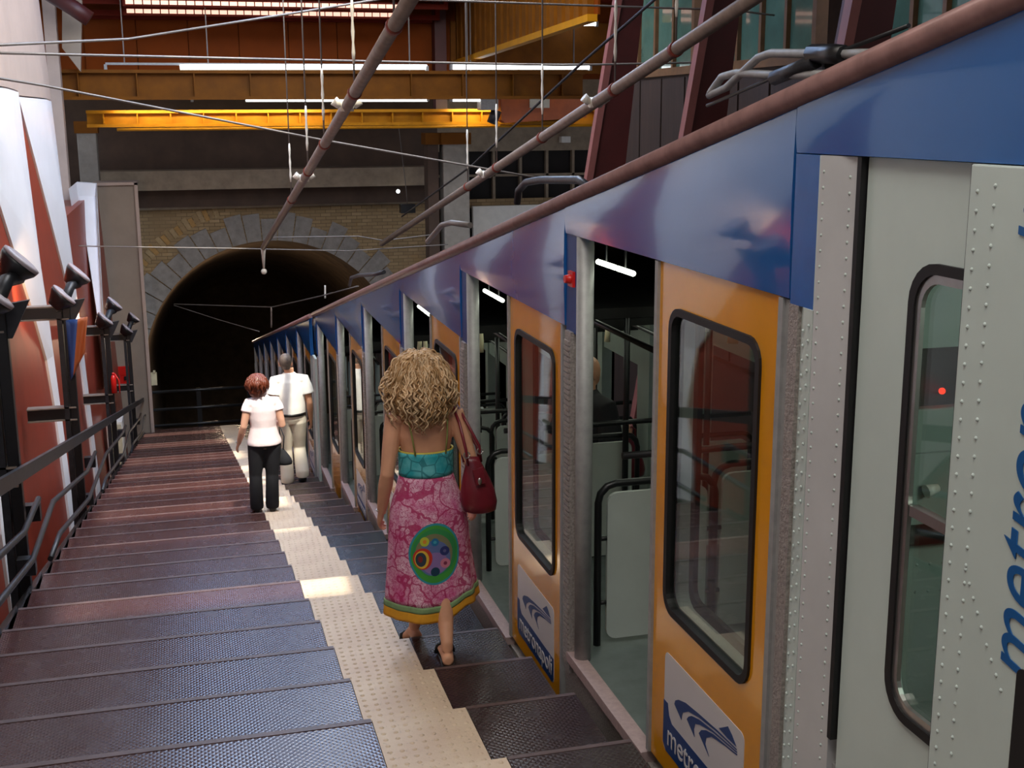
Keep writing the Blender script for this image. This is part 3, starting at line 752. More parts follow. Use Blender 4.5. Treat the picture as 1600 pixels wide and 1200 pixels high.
# ================================================================== FLOODLIGHT POSTS
def flood(yp, label, topz, banner=False):
    xp = XH-.06
    t = thing('floodlight_post', (xp, yp, slope(yp, -.4)), label, 'lamp post', 'twin floodlight posts along the stairs')
    q = MB(); q.box(xp-.065, xp+.02, yp-.05, yp+.05, slope(yp, -.9), topz); obj('post', q, 'black', t, bevel=.008)
    q = MB(); q.box(xp-.13, xp-.075, yp-.07, yp+.07, slope(yp, -.9), topz-.1); obj('rear_post', q, 'blackworn', t)
    for dz in (-.12, -1.30):
        xe = xw(topz+dz)+.06
        q = MB(); q.box(xe, xp, yp-.035, yp+.035, topz+dz-.065, topz+dz+.065); am = obj('arm', q, 'black', t)
        q = MB(); q.box(xe, xp, yp-.07, yp+.07, topz+dz+.065, topz+dz+.08); q.box(xe, xp, yp-.07, yp+.07, topz+dz-.08, topz+dz-.065); obj('flange', q, 'armflange', am)
    ax = Vector((.70, .05, .70)).normalized()
    for side, off in ((0, Vector((-.02, -.20, .10))), (1, Vector((.13, .16, .30)))):
        c = Vector((xp, yp, topz)) + off
        q = MB(); q.tube([c-ax*.17, c-ax*.03, c], [.07, .150, .155], 18); hd = obj('lamp_housing', q, 'black', t)
        q = MB(); q.tube([c, c+ax*.02, c+ax*.03], [.155, .155, .12], 18); obj('lamp_cap', q, 'lens', hd)
    a0, a1 = Vector((xp-.02, yp-.20, topz+.02)), Vector((xp+.11, yp+.16, topz+.18))
    q = MB(); q.tube([a0, a0.lerp(a1, .5)+Vector((0, 0, .08)), a1], .055, 10); obj('yoke', q, 'blackworn', t)
    q = MB(); q.prism([(xp-.10, yp-.03, topz-.25), (xp+.05, yp-.03, topz-.25), (xp+.19, yp-.03, topz+.03), (xp-.14, yp-.03, topz-.02)], (0, .06, 0)); obj('bracket', q, 'blackworn', t)
    return t
PY_ = [(9.6, 'nearest twin floodlight post beside the handrail, cut by the left picture edge', -1.33),
       (14.7, 'second twin floodlight post, with a blue and orange flag hanging below it', -2.03),
       (21.5, 'third twin floodlight post from the camera, behind the flag', -3.36),
       (28.8, 'farthest twin floodlight post, before the beige end wall', -4.72)]
for y, lab, z in PY_: flood(y, lab, z)
for y, z in ((14.7, -2.03), (9.6, -1.33), (21.5, -3.36)):
    lamp('SPOT', 'floodlight_beam', (XH-.35, y+.3, z+.1), 130, (1, .62, .36), target=(-2.3, y+2.6, z-.25), spot_size=1.5, spot_blend=.8, shadow_soft_size=.08)
# flag
def flag():
    q = MB(); xs, zs = 9, 10; top = Vector((XH-.09, 14.60, -2.20)); vs = []
    for j in range(zs):
        for i in range(xs):
            u, v = i/(xs-1), j/(zs-1); wd = .24*(1-.25*v)
            vs.append(top + Vector((u*wd + .06*v*0, .03*math.sin(u*9+v*3)-.02, -.70*v*(1-.42*u)-.03*(1-u))))
    q.add(vs, [(j*xs+i, j*xs+i+1, (j+1)*xs+i+1, (j+1)*xs+i) for j in range(zs-1) for i in range(xs-1)], True)
    t = NT('blue_orange_flag'); sx = t.n('ShaderNodeSeparateXYZ'); t.l(t.co, sx.inputs[0])
    f = t.math('GREATER_THAN', t.math('ADD', sx.outputs[0], t.math('MULTIPLY', sx.outputs[2], .12)), -.0)
    t.l(t.mix(t.math('GREATER_THAN', t.math('SUBTRACT', sx.outputs[0], t.math('MULTIPLY', sx.outputs[2], .15)), .135), lin('#284a86'), lin('#a4552a')), t.b.inputs['Base Color'])
    t.b.inputs['Roughness'].default_value = .5
    o = obj('flag', q, t.m, loc=top); md = o.modifiers.new('thick', 'SOLIDIFY'); md.thickness = .004
    tag(o, 'blue and orange flag draped from the second floodlight post', 'flag')
flag()
# red fire boxes and pale cabinet near the far end of the wall
t = thing('fire_box', PY(196, 588, 32.5), 'red fire alarm box fixed by the beige end wall', 'box')
p = BASE[t.name]; obj('case', MB().box(p.x-.14, p.x+.14, p.y-.06, p.y+.06, p.z-.26, p.z+.26), 'red', t, bevel=.02); obj('lid', MB().box(p.x-.16, p.x+.16, p.y-.09, p.y-.05, p.z+.06, p.z+.28), 'red', t)
obj('handle', MB().box(p.x-.03, p.x+.03, p.y-.12, p.y-.09, p.z-.08, p.z+.02), 'black', t)
q = MB(); p = PY(178, 603, 21.36); q.tube([p-Vector((0, 0, .12)), p+Vector((0, 0, .14)), p+Vector((0, 0, .19))], [.045, .045, .022], 14); q.tube([p+Vector((0, 0, .19)), p+Vector((0, 0, .23))], .018, 8)
q.tube([p+Vector((.02, 0, .22)), p+Vector((.09, -.03, .1)), p+Vector((.09, -.03, -.12))], .012, 6)
tag(obj('fire_extinguisher', q, 'red', loc=p), 'small red extinguisher on the third floodlight post', 'extinguisher')
t = thing('equipment_cabinet', PX(178, 700, -1.62), 'tall cream cabinet standing between handrail and red wall', 'cabinet')
p = BASE[t.name]; obj('case', MB().box(p.x-.10, p.x+.22, p.y-.3, p.y+.3, slope(p.y, -1.2), p.z+.62), 'whitepaint', t, bevel=.02)
obj('door', MB().box(p.x-.07, p.x+.19, p.y-.33, p.y-.29, p.z-.8, p.z+.56), 'cream', t)
q = MB(); p = PX(238, 592, -1.02); q.box(p.x-.10, p.x+.12, p.y-.1, p.y+.1, p.z-.16, p.z+.16); q.tube([p+Vector((.05, -.08, .16)), p+Vector((.07, -.08, .24))], .03, 8)
tag(obj('signal_box', q, 'cream', loc=p), 'small cream signal box on the end wall edge before the tunnel', 'box')

# ================================================================== FAR STEELWORK
def beam(name, Y, xa, xb, z0, z1, m, label, cat, step, depth=.35):
    t = thing(name, ((xa+xb)/2, Y, z0), label, cat)
    q = MB(); q.box(xa, xb, Y, Y+.03, z0, z1); obj('web', q, m, t)
    for z in (z0, z1): obj('flange', MB().box(xa, xb, Y-depth/2, Y+depth/2, z-.035, z+.035), m, t)
    x = xa + step/2
    while x < xb:
        obj('stiffener', MB().box(x-.012, x+.012, Y-depth/2+.02, Y, z0, z1), m, t); x += step
    return t
g = beam('plate_girder', 28.5, -2.55, 9.4, .44, 1.0, 'orange', 'wide orange plate girder with stiffeners crossing below the upper tube lamps', 'girder', 1.2)
g2 = beam('crane_runway', 30.2, -1.95, 10.5, -.15, .16, 'yellowrail', 'yellow crane runway beam running above the tunnel portal', 'beam', .74, .4)
q = MB(); q.tube([(-1.3, 29.9, -.24), (10.3, 29.9, -.22)], .035, 8); obj('lower_pipe', q, 'yellowrail', g2)
lamp('AREA', 'runway_fill_light', (1.0, 29.75, .22), 45, (1, .82, .45), target=(1.0, 30.25, -.12), shape='RECTANGLE', size=4.6, size_y=.05)  # added strip light that makes the runway web glow
lamp('AREA', 'runway_fill_light', (8.2, 29.75, .22), 45, (1, .82, .45), target=(8.2, 30.25, -.12), shape='RECTANGLE', size=3.4, size_y=.05)  # second added strip light, for the right end of the web
# orange sheet wall, panel by panel
ow = struct('wall_upper_far', MB().box(-3.2, 11.5, 31.3, 31.6, .95, 3.0), 'orangewall')
for i in range(7):
    obj('sheet_panel', MB().box(-1.95+1.18*i+.01, -.78+1.18*i, 31.22, 31.3, 1.08, 2.28), 'orangewall', ow)
obj('sheet_panel', MB().box(6.8, 11.3, 31.22, 31.3, 1.08, 2.35), 'orange', ow)
obj('cornice', MB().box(-2.2, 6.3, 31.0, 31.3, 2.28, 2.36), 'redbeam', ow)
obj('post', MB().box(6.33, 6.62, 30.9, 31.25, -.1, 3.0), 'maroon', ow)
# roof purlins (red) and lit rooflights
for z, y in ((2.55, 29.6), (2.38, 30.6), (2.78, 28.7)):
    tag(obj('purlin', MB().box(-1.9, 6.4, y, y+.14, z-.06, z+.06).box(-1.9, -1.8, y, y+.14, z+.06, 2.845 if y > 29 else 3.195).box(6.3, 6.4, y, y+.14, z+.06, 2.845 if y > 29 else 3.195), 'redbeam', loc=(2.2, y, z)), {2.55: 'red oxide roof purlin between two lit rooflight strips', 2.38: 'lowest red oxide purlin above the orange sheet wall', 2.78: 'highest red oxide purlin above the lit rooflights'}[z], 'purlin', 'roof purlins')
for (pa, pb, Yc, lab) in (((197, 17), (630, 17), 29.4, 'lower row of glowing pink-white rooflight panes between red purlins'), ((195, 3), (640, 3), 28.9, 'upper row of glowing pink-white rooflight panes at top edge')):
    A_, B_ = PY(*pa, Yc), PY(*pb, Yc); t = thing('rooflight', (A_+B_)/2, lab, 'skylight', 'rooflight strips')
    N = 34
    for i in range(N):
        x0 = A_.x + (B_.x-A_.x)*i/N; x1 = A_.x + (B_.x-A_.x)*(i+1)/N
        obj('glass_pane', MB().box(x0+.012, x1-.012, Yc, Yc+.02, A_.z-.045, A_.z+.045), 'lightpane', t)
    obj('side_frame', MB().box(A_.x-.05, A_.x, Yc-.02, Yc+.2, A_.z-.085, 3.2).box(B_.x, B_.x+.05, Yc-.02, Yc+.2, A_.z-.085, 3.2), 'redbeam', t)
    obj('frame', MB().box(A_.x, B_.x, Yc-.02, Yc+.04, A_.z-.085, A_.z-.045).box(A_.x, B_.x, Yc-.02, Yc+.04, A_.z+.045, A_.z+.085), 'redbeam', t)
# tube lamps
for (x0, x1, y, Yc, lab) in ((165, 667, 105, 29.0, 'long bright tube lamp just above the orange plate girder'),
                             (705, 922, 105, 29.0, 'bright tube lamp right of the post, above the orange girder'),
                             (300, 668, 155, 29.3, 'long bright tube lamp just below the orange plate girder'),
                             (705, 762, 155, 29.3, 'short bright tube lamp ending at the crane hoist'),
                             (880, 932, 37, 30.6, 'short bright tube lamp high up by the corrugated sheets')):
    A_, B_ = PY(x0, y, Yc), PY(x1, y, Yc); t = thing('tube_lamp', (A_+B_)/2, lab, 'lamp', 'tube lamps of the far bay')
    lit0 = A_.lerp(B_, .22 if x0 < 400 else .01)
    q = MB(); q.tube([lit0, B_], .055, 10); obj('tube', q, 'lampwhite', t)
    q = MB(); q.box(A_.x, B_.x, Yc+.0, Yc+.12, A_.z+.05, A_.z+.10); obj('batten', q, 'alu', t)
    for x in (A_.x+.4, B_.x-.4):
        obj('hanger', MB().box(x-.012, x+.012, Yc+.03, Yc+.07, A_.z+.09, 2.845 if Yc > 29 else 3.195), 'wire', t)
    n_ = 4
    for i in range(n_+1):
        x = A_.x + (B_.x-A_.x)*i/n_
        if i in (0, n_): obj('end_cap', MB().box(x-.03, x+.03, Yc-.06, Yc+.08, A_.z-.06, A_.z+.06), 'alu', t)
# corrugated sheeting on the right, lit edge below
c0, c1 = PX(690, 104, 7.0), PX(930, 22, 7.0)
t = thing('corrugated_canopy', c0, 'orange corrugated sheeting with a bright lower edge, high on the right', 'cladding')
for i in range(26):
    u = i/26; y0_ = c0.y + (c1.y-c0.y)*u; y1_ = c0.y + (c1.y-c0.y)*(u+.55/26); z = c0.z + (c1.z-c0.z)*u
    obj('rib', MB().box(6.93, 7.05, min(y0_, y1_), max(y0_, y1_), z, z+2.6), 'orange', t)
obj('sheet', MB().box(7.05, 7.09, c1.y, c0.y, 0, 2.6, sh=lambda p: Vector((p.x, p.y, p.z + c0.z + (c1.z-c0.z)*(p.y-c0.y)/(c1.y-c0.y)))), 'orangewall', t)
q = MB(); q.bar(c0+Vector((-.05, 0, -.06)), c1+Vector((-.05, 0, -.06)), .18, .12); obj('edge_beam', q, 'yellowrail', t)
# crane trolley
t = thing('crane_trolley', PY(845, 170, 29.6), 'orange crane trolley beam with a hoist and a paper notice', 'crane')
a, c = PY(780, 152, 29.6), PY(912, 190, 29.6)
q = MB(); q.prism([(a.x, 29.4, a.z), (c.x, 29.4, a.z), (c.x, 29.4, c.z+.1), (a.x+.1, 29.4, c.z-.02), (a.x, 29.4, c.z+.05)], (0, .4, 0)); obj('box_beam', q, 'orangebox', t)
p = PY(843, 160, 29.38); obj('notice', MB().box(p.x-.25, p.x+.25, 29.36, 29.39, p.z-.13, p.z+.13), 'paper', t)
p = PY(762, 163, 29.4); obj('hoist', MB().box(p.x-.22, p.x+.22, 29.2, 29.6, p.z-.14, p.z+.16), 'alu', t, bevel=.03)
p = PY(772, 178, 29.4); obj('motor', MB().tube([p-Vector((.06, 0, .22)), p+Vector((.06, 0, .08))], .13, 12), 'blackworn', t)
# columns
def column(name, x0, x1, Y, z0, z1, m, label, extra=None):
    t = thing(name, ((x0+x1)/2, Y+.2, z0), label, 'column')
    obj('shaft', MB().box(x0, x1, Y, Y+.5, z0, z1), m, t, bevel=.02)
    obj('capital', MB().box(x0-.05, x1+.05, Y-.05, Y+.55, z1-.3, z1), 'orange', t)
    return t
column('concrete_column', 6.72, 7.42, 32.0, -10, -.4, 'concrete', 'wide grey concrete column right of the tunnel arch')
column('concrete_column', 6.32, 6.62, 32.1, -10, -.4, 'darkwall', 'narrow dark column just left of the wide concrete column')
column('concrete_column', -2.45, -1.98, 33.6, -6, -.05, 'concrete', 'pale concrete column above the beige end wall on the left')
t = thing('wall_bracket', PY(95, 50, 28.0), 'pale upper column with triangular bracket by the left fins', 'column')
p0, p1 = PY(66, 0, 28.0), PY(95, 118, 28.0)
obj('shaft', MB().box(p0.x, p1.x, 27.85, 28.25, p1.z-3.2, p0.z+1.0), 'finupper', t)
q = MB(); q.prism([PY(97, 0, 28.0), PY(128, 0, 28.0), PY(126, 112, 28.0), PY(97, 75, 28.0)], (0, .2, 0)); obj('gusset', q, 'beige', t)
q = MB(); a, c = PY(92, 15, 27.2), PY(140, 30, 27.2); q.tube([a+Vector((-.3, 0, .4)), a.lerp(c, .5)+Vector((0, 0, .12)), c], .16, 10); tag(obj('roof_duct', q, 'maroon', loc=a), 'dark red duct end under the roof at upper left', 'duct')
# hanging box lamp, small spot lamp
p = PY(637, 327, 33.5); t = thing('hanging_box', p, 'small dark box hanging on a cable before the brick wall', 'box')
obj('case', MB().box(p.x-.2, p.x+.2, 33.4, 33.7, p.z-.1, p.z+.14), 'black', t); q = MB(); q.tube([PY(622, 190, 33.5), PY(635, 300, 33.5), p], .012, 6); obj('cable', q, 'wire', t)
p = PY(622, 299, 34.7); q = MB(); q.ball(p, .055, n=10, m=6); tag(obj('spot_lamp', q, 'lampwhite', loc=p), 'tiny bright lamp on the dark strip above the tunnel brick', 'lamp')
p = PY(883, 218, 35.7); obj_ = obj('emergency_lamp', MB().box(p.x-.14, p.x+.14, 35.6, 35.85, p.z-.09, p.z+.09), 'whitepaint', loc=p); tag(obj_, 'small white box lamp on the pale wall far right', 'lamp')

# ================================================================== OVERHEAD RODS AND WIRES
def rod(xr, y0, y1, label, hang):
    t = thing('overhead_rod', (xr, (y0+y1)/2, slope((y0+y1)/2, 4.0)), label, 'rail', 'overhead conductor rods')
    q = MB(); q.tube([(xr, y0, slope(y0, 4.0)), (xr, y1, slope(y1, 4.0))], .054, 12); obj('pipe', q, 'rod', t)
    for y in hang:
        z = slope(y, 4.0)
        q = MB(); q.tube([(xr, y-.03, z+.006), (xr, y+.03, z-.006)], .064, 12); obj('clamp', q, 'clampred', t)
        q = MB(); q.tube([(xr, y, z), (xr, y, ZR-.01 if y < 26.8 else 2.84)], .009, 6); dr = obj('dropper', q, 'wire', t)
        q = MB(); q.tube([(xr, y, z+.25+.09*i) for i in range(7)], [.010, .017, .010, .017, .010, .017, .010], 8); obj('insulator', q, 'insul', dr)
    for y in hang[1::2]:
        y += .55; z = slope(y, 4.0)
        q = MB()
        for dx in (-.12, .12): q.tube([(xr+dx*.5, y, z), (xr+dx, y, z+.05)], [.035, .045], 8)
        q.tube([(xr-.06, y, z), (xr+.06, y, z)], .05, 10); obj('joint', q, 'insul', t)
    return t
Pa = [PH(x, y, 4.0).y for x, y in ((595, 40), (541, 145), (505, 225), (476, 268), (449, 312))]
Pb = [PH(x, y, 4.0).y for x, y in ((1043, 77), (917, 140), (835, 215), (768, 262), (721, 292))]
rod(1.54, 3.0, 24.9, 'left overhead pipe running down towards the crown of the tunnel arch', Pa)
rod(3.92, 3.0, 24.9, 'right overhead pipe running above the train roof', Pb)
p = Vector((1.54, 24.9, slope(24.9, 4.0)))
q = MB(); q.tube([p, p-Vector((0, -.1, .15)), p-Vector((0, -.15, .45))], [.05, .04, .02], 8); q.ball(p-Vector((0, -.16, .5)), .06, n=8, m=6)
tag(obj('end_insulator', q, 'insul', loc=p), 'pale insulator drop at the far end of the left overhead pipe', 'insulator')
def wire(pts, r, label, m='wire', name='span_wire', group='span wires'):
    P = []
    for i in range(len(pts)-1):
        for s in range(4): P.append(pts[i].lerp(pts[i+1], s/4))
    P.append(pts[-1]); q = MB(); q.tube(P, r, 6)
    tag(obj(name, q, m, loc=P[0]), label, 'wire', group)
def wy(Y, *pp): return [PY(x, y, Y) for x, y in pp]
wire([PY(-40, 72, 13.3)] + wy(17.5, (200, 61), (450, 22), (660, -12)), .016, 'cable rising from the upper left fins to the top edge')
wire([PY(-40, 82, 13.7)] + wy(16.5, (400, 92), (880, 102), (1270, 94), (1330, 92)), .014, 'level cable crossing the whole hall above the girder')
wire([PY(-40, 116, 13.7), PY(70, 134, 15)] + wy(17.0, (500, 218), (840, 278)), .014, 'cable falling from the left fins to the train roof hoop')
wire([PY(1150, -110, 12.0), PY(1022, 0, 13.5), PY(915, 93, 15.5), PY(737, 259, 20.5), PY(628, 338, 25)], .02, 'dark diagonal stay from the top edge down to the brick wall', 'blackworn')
wire(wy(14.5, (640, -1), (900, 8), (1147, 16), (1210, 24)), .012, 'thin cable near the top edge above the right columns')
wire(wy(25, (118, 384), (150, 385), (360, 388), (545, 392), (700, 382)), .012, 'low cable crossing in front of the tunnel arch')
wire(wy(24.9, (420, 371), (560, 369), (600, 376), (680, 366)), .012, 'cable joining the ends of the two overhead pipes')
wire([PY(272, 475, 35.8), PY(425, 480, 30), PY(500, 463, 26), PY(560, 447, 24)], .014, 'cable entering the tunnel mouth from the train roof')
wire([PY(272, 477, 35.6), PY(340, 499, 33), PY(405, 518, 30)], .012, 'cable running from the left of the tunnel mouth to the far train')
wire([PY(424, 480, 30), PY(424, 512, 30)], .02, 'short vertical pole above the far train roof', 'rod', 'mast', 'roof masts')
wire([PY(508, 446, 26), PY(508, 466, 26)], .02, 'short thin mast above the mid train roof', 'insul', 'mast', 'roof masts')

# ================================================================== PEOPLE
M['skin'] = mat('tanned_skin', '#d59d7c', .5, 0, .06, 12)
M['skinpink'] = mat('fair_skin', '#c99a84', .5, 0, .06, 12)
M['blond'] = mat('blonde_hair', '#dcbb92', .5, 0, .25, 9)
M['blond2'] = mat('dark_blonde_hair', '#ab8558', .5, 0, .3, 12)
M['redhair'] = mat('auburn_hair', '#642d1a', .45, 0, .3, 25, stretch=(1, 1, .2))
M['greyhair'] = mat('grey_brown_hair', '#5d5048', .6, 0, .35, 40)
M['whiteshirt'] = mat('white_shirt_cloth', '#e9e6e0', .8, 0, .03, 5, bump=.25, bs=9)
M['pinkshirt'] = mat('pale_pink_blouse', '#ecdde2', .75, 0, .05, 5, bump=.35, bs=11)
M['linen'] = mat('pale_linen_trousers', '#cfc6b6', .8, 0, .05, 5, bump=.35, bs=8)
M['navycloth'] = mat('navy_cloth', '#15171f', .8, 0, .15, 5, bump=.3, bs=9)
M['leather'] = mat('black_leather', '#141212', .35, 0, .2, 10)
M['redleather'] = mat('red_leather', '#701c28', .32, 0, .15, 7, bump=.25, bs=14)
M['darkjacket'] = mat('dark_jacket_cloth', '#1c1b20', .8, 0, .15, 5)
M['eyewhite'] = mat('eye', '#e6e2dc', .2, var=0)

def remeshed(b, name, m, parent, voxel=.006, smooth=3):
    tmp = bpy.data.objects.new('tmp', b.mesh('tmp')); COL.objects.link(tmp)
    md = tmp.modifiers.new('r', 'REMESH'); md.mode = 'VOXEL'; md.voxel_size = voxel; md.use_smooth_shade = True
    sm = tmp.modifiers.new('s', 'SMOOTH'); sm.iterations = smooth; sm.factor = .5
    me = bpy.data.meshes.new_from_object(tmp.evaluated_get(bpy.context.evaluated_depsgraph_get())); me.name = name
    bpy.data.objects.remove(tmp); me.materials.clear(); me.materials.append(M[m] if isinstance(m, str) else m)
    for p in me.polygons: p.use_smooth = True
    o = bpy.data.objects.new(name, me); COL.objects.link(o); o.parent = parent; BASE[o.name] = Vector((0, 0, 0)); return o
def lobj(name, b, m, parent):
    """part given in its thing's own coordinates"""
    me = b.mesh(name); me.materials.append(M[m] if isinstance(m, str) else m)
    o = bpy.data.objects.new(name, me); COL.objects.link(o); o.parent = parent; BASE[o.name] = Vector((0, 0, 0)); return o
def ell(cx, cy, z, rx, ry, n=24, wave=0, k=7, ph=0, zf=None):
    out = []
    for i in range(n):
        a = 2*PI*i/n; w_ = 1 + wave*math.sin(k*a+ph) + wave*.6*math.sin((k+4)*a+2*ph)
        x, y = cx+rx*w_*math.cos(a), cy+ry*w_*math.sin(a)
        out.append(Vector((x, y, z + (zf(x, y) if zf else 0))))
    return out
def hand(b, W, d, u, nrm, curl=.35, s=1.0):
    W, d, u, nrm = Vector(W), Vector(d).normalized(), Vector(u), Vector(nrm)
    u = (u - d*u.dot(d)).normalized(); nrm = (nrm - d*nrm.dot(d) - u*nrm.dot(u)).normalized()
    b.tube([W-d*.03*s, W+d*.012*s, W+d*.045*s, W+d*.085*s, W+d*.094*s], [.024*s, .030*s, .038*s, .040*s, .030*s], 12, ry=[.021*s, .018*s, .017*s, .014*s, .009*s], side=u)
    for off, L, c in ((.030, .070, .85), (.0105, .079, 1), (-.0095, .073, 1.1), (-.0285, .056, 1.25)):
        p = W + d*.078*s + u*off*s; a = curl*.5*c; P = [p]
        for seg in (.46, .31, .23):
            p = p + (d*math.cos(a) + nrm*math.sin(a) + u*off*1.5)*L*seg*s; P.append(p); a += curl*c
        b.tube(P, [.0095*s, .0088*s, .008*s, .0062*s], 8)
    p = W + d*.022*s + u*.026*s; P = [p]
    for dr, L in ((d*.62+u*.72+nrm*.25, .036), (d*.85+u*.35+nrm*.38, .030), (d*.9+u*.1+nrm*.42, .024)):
        p = p + dr.normalized()*L*s; P.append(p)
    b.tube(P, [.013*s, .0112*s, .0098*s, .0072*s], 8)
def body_mesh(H, J, fem=True):
    """one closed body: J gives joints in metres (shoulder/elbow/wrist, hip/knee/ankle/toe for L and R)"""
    k = H/1.66; b = MB(); f = fem
    sh = .155 if f else .185
    prof = [(.79, .10, .085), (.84, .155 if f else .15, .105), (.90, .172 if f else .16, .118), (.98, .150, .105), (1.06, .122 if f else .148, .092), (1.16, .132 if f else .160, .10),
            (1.26, .150 if f else .178, .105), (1.33, .150 if f else .180, .090), (1.375, .115 if f else .14, .068), (1.405, .065, .055), (1.44, .050 if f else .06, .052), (1.50, .048 if f else .058, .05)]
    lx, ly = J.get('leanx', 0), J.get('leany', 0)
    b.loft([ell(lx*(z-.8), ly*(z-.8), z*k, rx*k, ry*k) for z, rx, ry in prof])
    hx, hy = J.get('head', (lx*.75, ly*.75))
    hd = lambda x, y, z: (hx+x*k, hy+y*k, z*k)
    b.ball(hd(0, .005, 1.575), .074*k, .093*k, .098*k, 20, 14); b.ball(hd(0, .045, 1.513), .052*k, .052*k, .058*k, 14, 10); b.ball(hd(0, .03, 1.545), .065*k, .07*k, .07*k)
    b.ball(hd(0, .100, 1.548), .012*k, .020*k, .022*k, 10, 8); b.ball(hd(0, .086, 1.505), .024*k, .012*k, .010*k, 10, 8)
    for sx in (-1, 1):
        b.ball(hd(sx*.076, -.005, 1.548), .010*k, .020*k, .032*k, 10, 8)
    for S, sx in (('L', -1), ('R', 1)):
        s0, e, w_ = (Vector(J[n+S]) for n in ('shoulder', 'elbow', 'wrist'))
        r = 1.0 if f else 1.12
        b.tube([s0+Vector((-sx*.06, 0, .0)), s0, s0.lerp(e, .35), s0.lerp(e, .8), e, e.lerp(w_, .3), e.lerp(w_, .75), w_], [.050*r, .054*r, .047*r, .040*r, .037*r, .039*r, .030*r, .0245*r], 14)
        d = w_ - e; hand(b, w_, J.get('handdir'+S, d + Vector((0, .05, 0))), J.get('thumb'+S, (0, 1, 0)), J.get('palm'+S, (-sx, 0, 0)), J.get('curl'+S, .35), k*(1 if f else 1.08))
        h, kn, a_, toe = (Vector(J[n+S]) for n in ('hip', 'knee', 'ankle', 'toe'))
        b.tube([h+Vector((0, 0, .06)), h, h.lerp(kn, .5), kn+Vector((0, 0, .06)), kn, kn.lerp(a_, .28)+Vector((0, -.012, 0)), kn.lerp(a_, .65), a_+Vector((0, 0, .035)), a_], [.085*k, .088*k, .074*k, .056*k, .053*k, .057*k, .043*k, .033*k, .033*k], 16)
        fd = (toe-a_); fd.z = 0; fd = fd.normalized(); heel = a_ - fd*.045*k + Vector((0, 0, -.045*k))
        b.tube([heel-fd*.01, heel, a_+fd*.03+Vector((0, 0, -.03*k)), a_.lerp(toe, .6)+Vector((0, 0, .0)), toe-fd*.03, toe], [.020*k, .032*k, .036*k, .042*k, .040*k, .018*k], 12, ry=[.02*k, .032*k, .036*k, .022*k, .016*k, .010*k], side=Vector((0, 0, 1)).cross(fd))
    return b
def eyes(parent, H, J):
    k = H/1.66; hx, hy = J.get('head', (J.get('leanx', 0)*.75, J.get('leany', 0)*.75)); q = MB()
    for sx in (-1, 1): q.ball((hx+sx*.030*k, hy+.083*k, 1.560*k), .011*k, n=10, m=8)
    lobj('eyes', q, 'eyewhite', parent)
def shoe(parent, J, S, k, m='leather', h=.03):
    a_, toe = Vector(J['ankle'+S]), Vector(J['toe'+S]); fd = toe-a_; fdh = Vector((fd.x, fd.y, 0)).normalized(); sd = Vector((0, 0, 1)).cross(fdh)
    b = MB(); heel = a_ - fdh*.055*k + Vector((0, 0, -.045*k))
    b.tube([heel-fdh*.012, heel, a_+fdh*.03+Vector((0, 0, -.035*k)), a_.lerp(toe, .6)+Vector((0, 0, -.004)), toe-fdh*.02, toe+fdh*.022], [.024*k, .040*k, .042*k, .050*k, .047*k, .02*k], 14, ry=[.03*k, .046*k, .045*k, .034*k, .026*k, .016*k], side=sd)
    lobj('shoe', b, m, parent)

# ---- blonde woman in the batik dress
W0 = Vector((1.17, 6.15, slope(6.346)))
wm = thing('person', W0, 'woman with long blonde curls in strappy pink batik dress walking down the steps', 'person', None)
HW = 1.62
J = dict(leanx=.0, leany=.0, head=(-.02, .02), shoulderL=(-.165, 0, 1.315), elbowL=(-.215, -.05, 1.04), wristL=(-.235, .06, .80), curlL=.55, palmL=(1, .2, 0), thumbL=(.1, 1, 0),
         shoulderR=(.165, 0, 1.315), elbowR=(.235, -.07, 1.05), wristR=(.265, .03, .82), curlR=.4,
         hipL=(-.075, .03, .82), kneeL=(-.055, .20, .44), ankleL=(-.035, .265, .03), toeL=(-.06, .43, -.105),
         hipR=(.080, 0, .82), kneeR=(.075, -.02, .45), ankleR=(.055, -.20, .085), toeR=(.075, 0.0, .018))
remeshed(body_mesh(HW, J), 'body', 'skin', wm, .0055, 3); eyes(wm, HW, J)
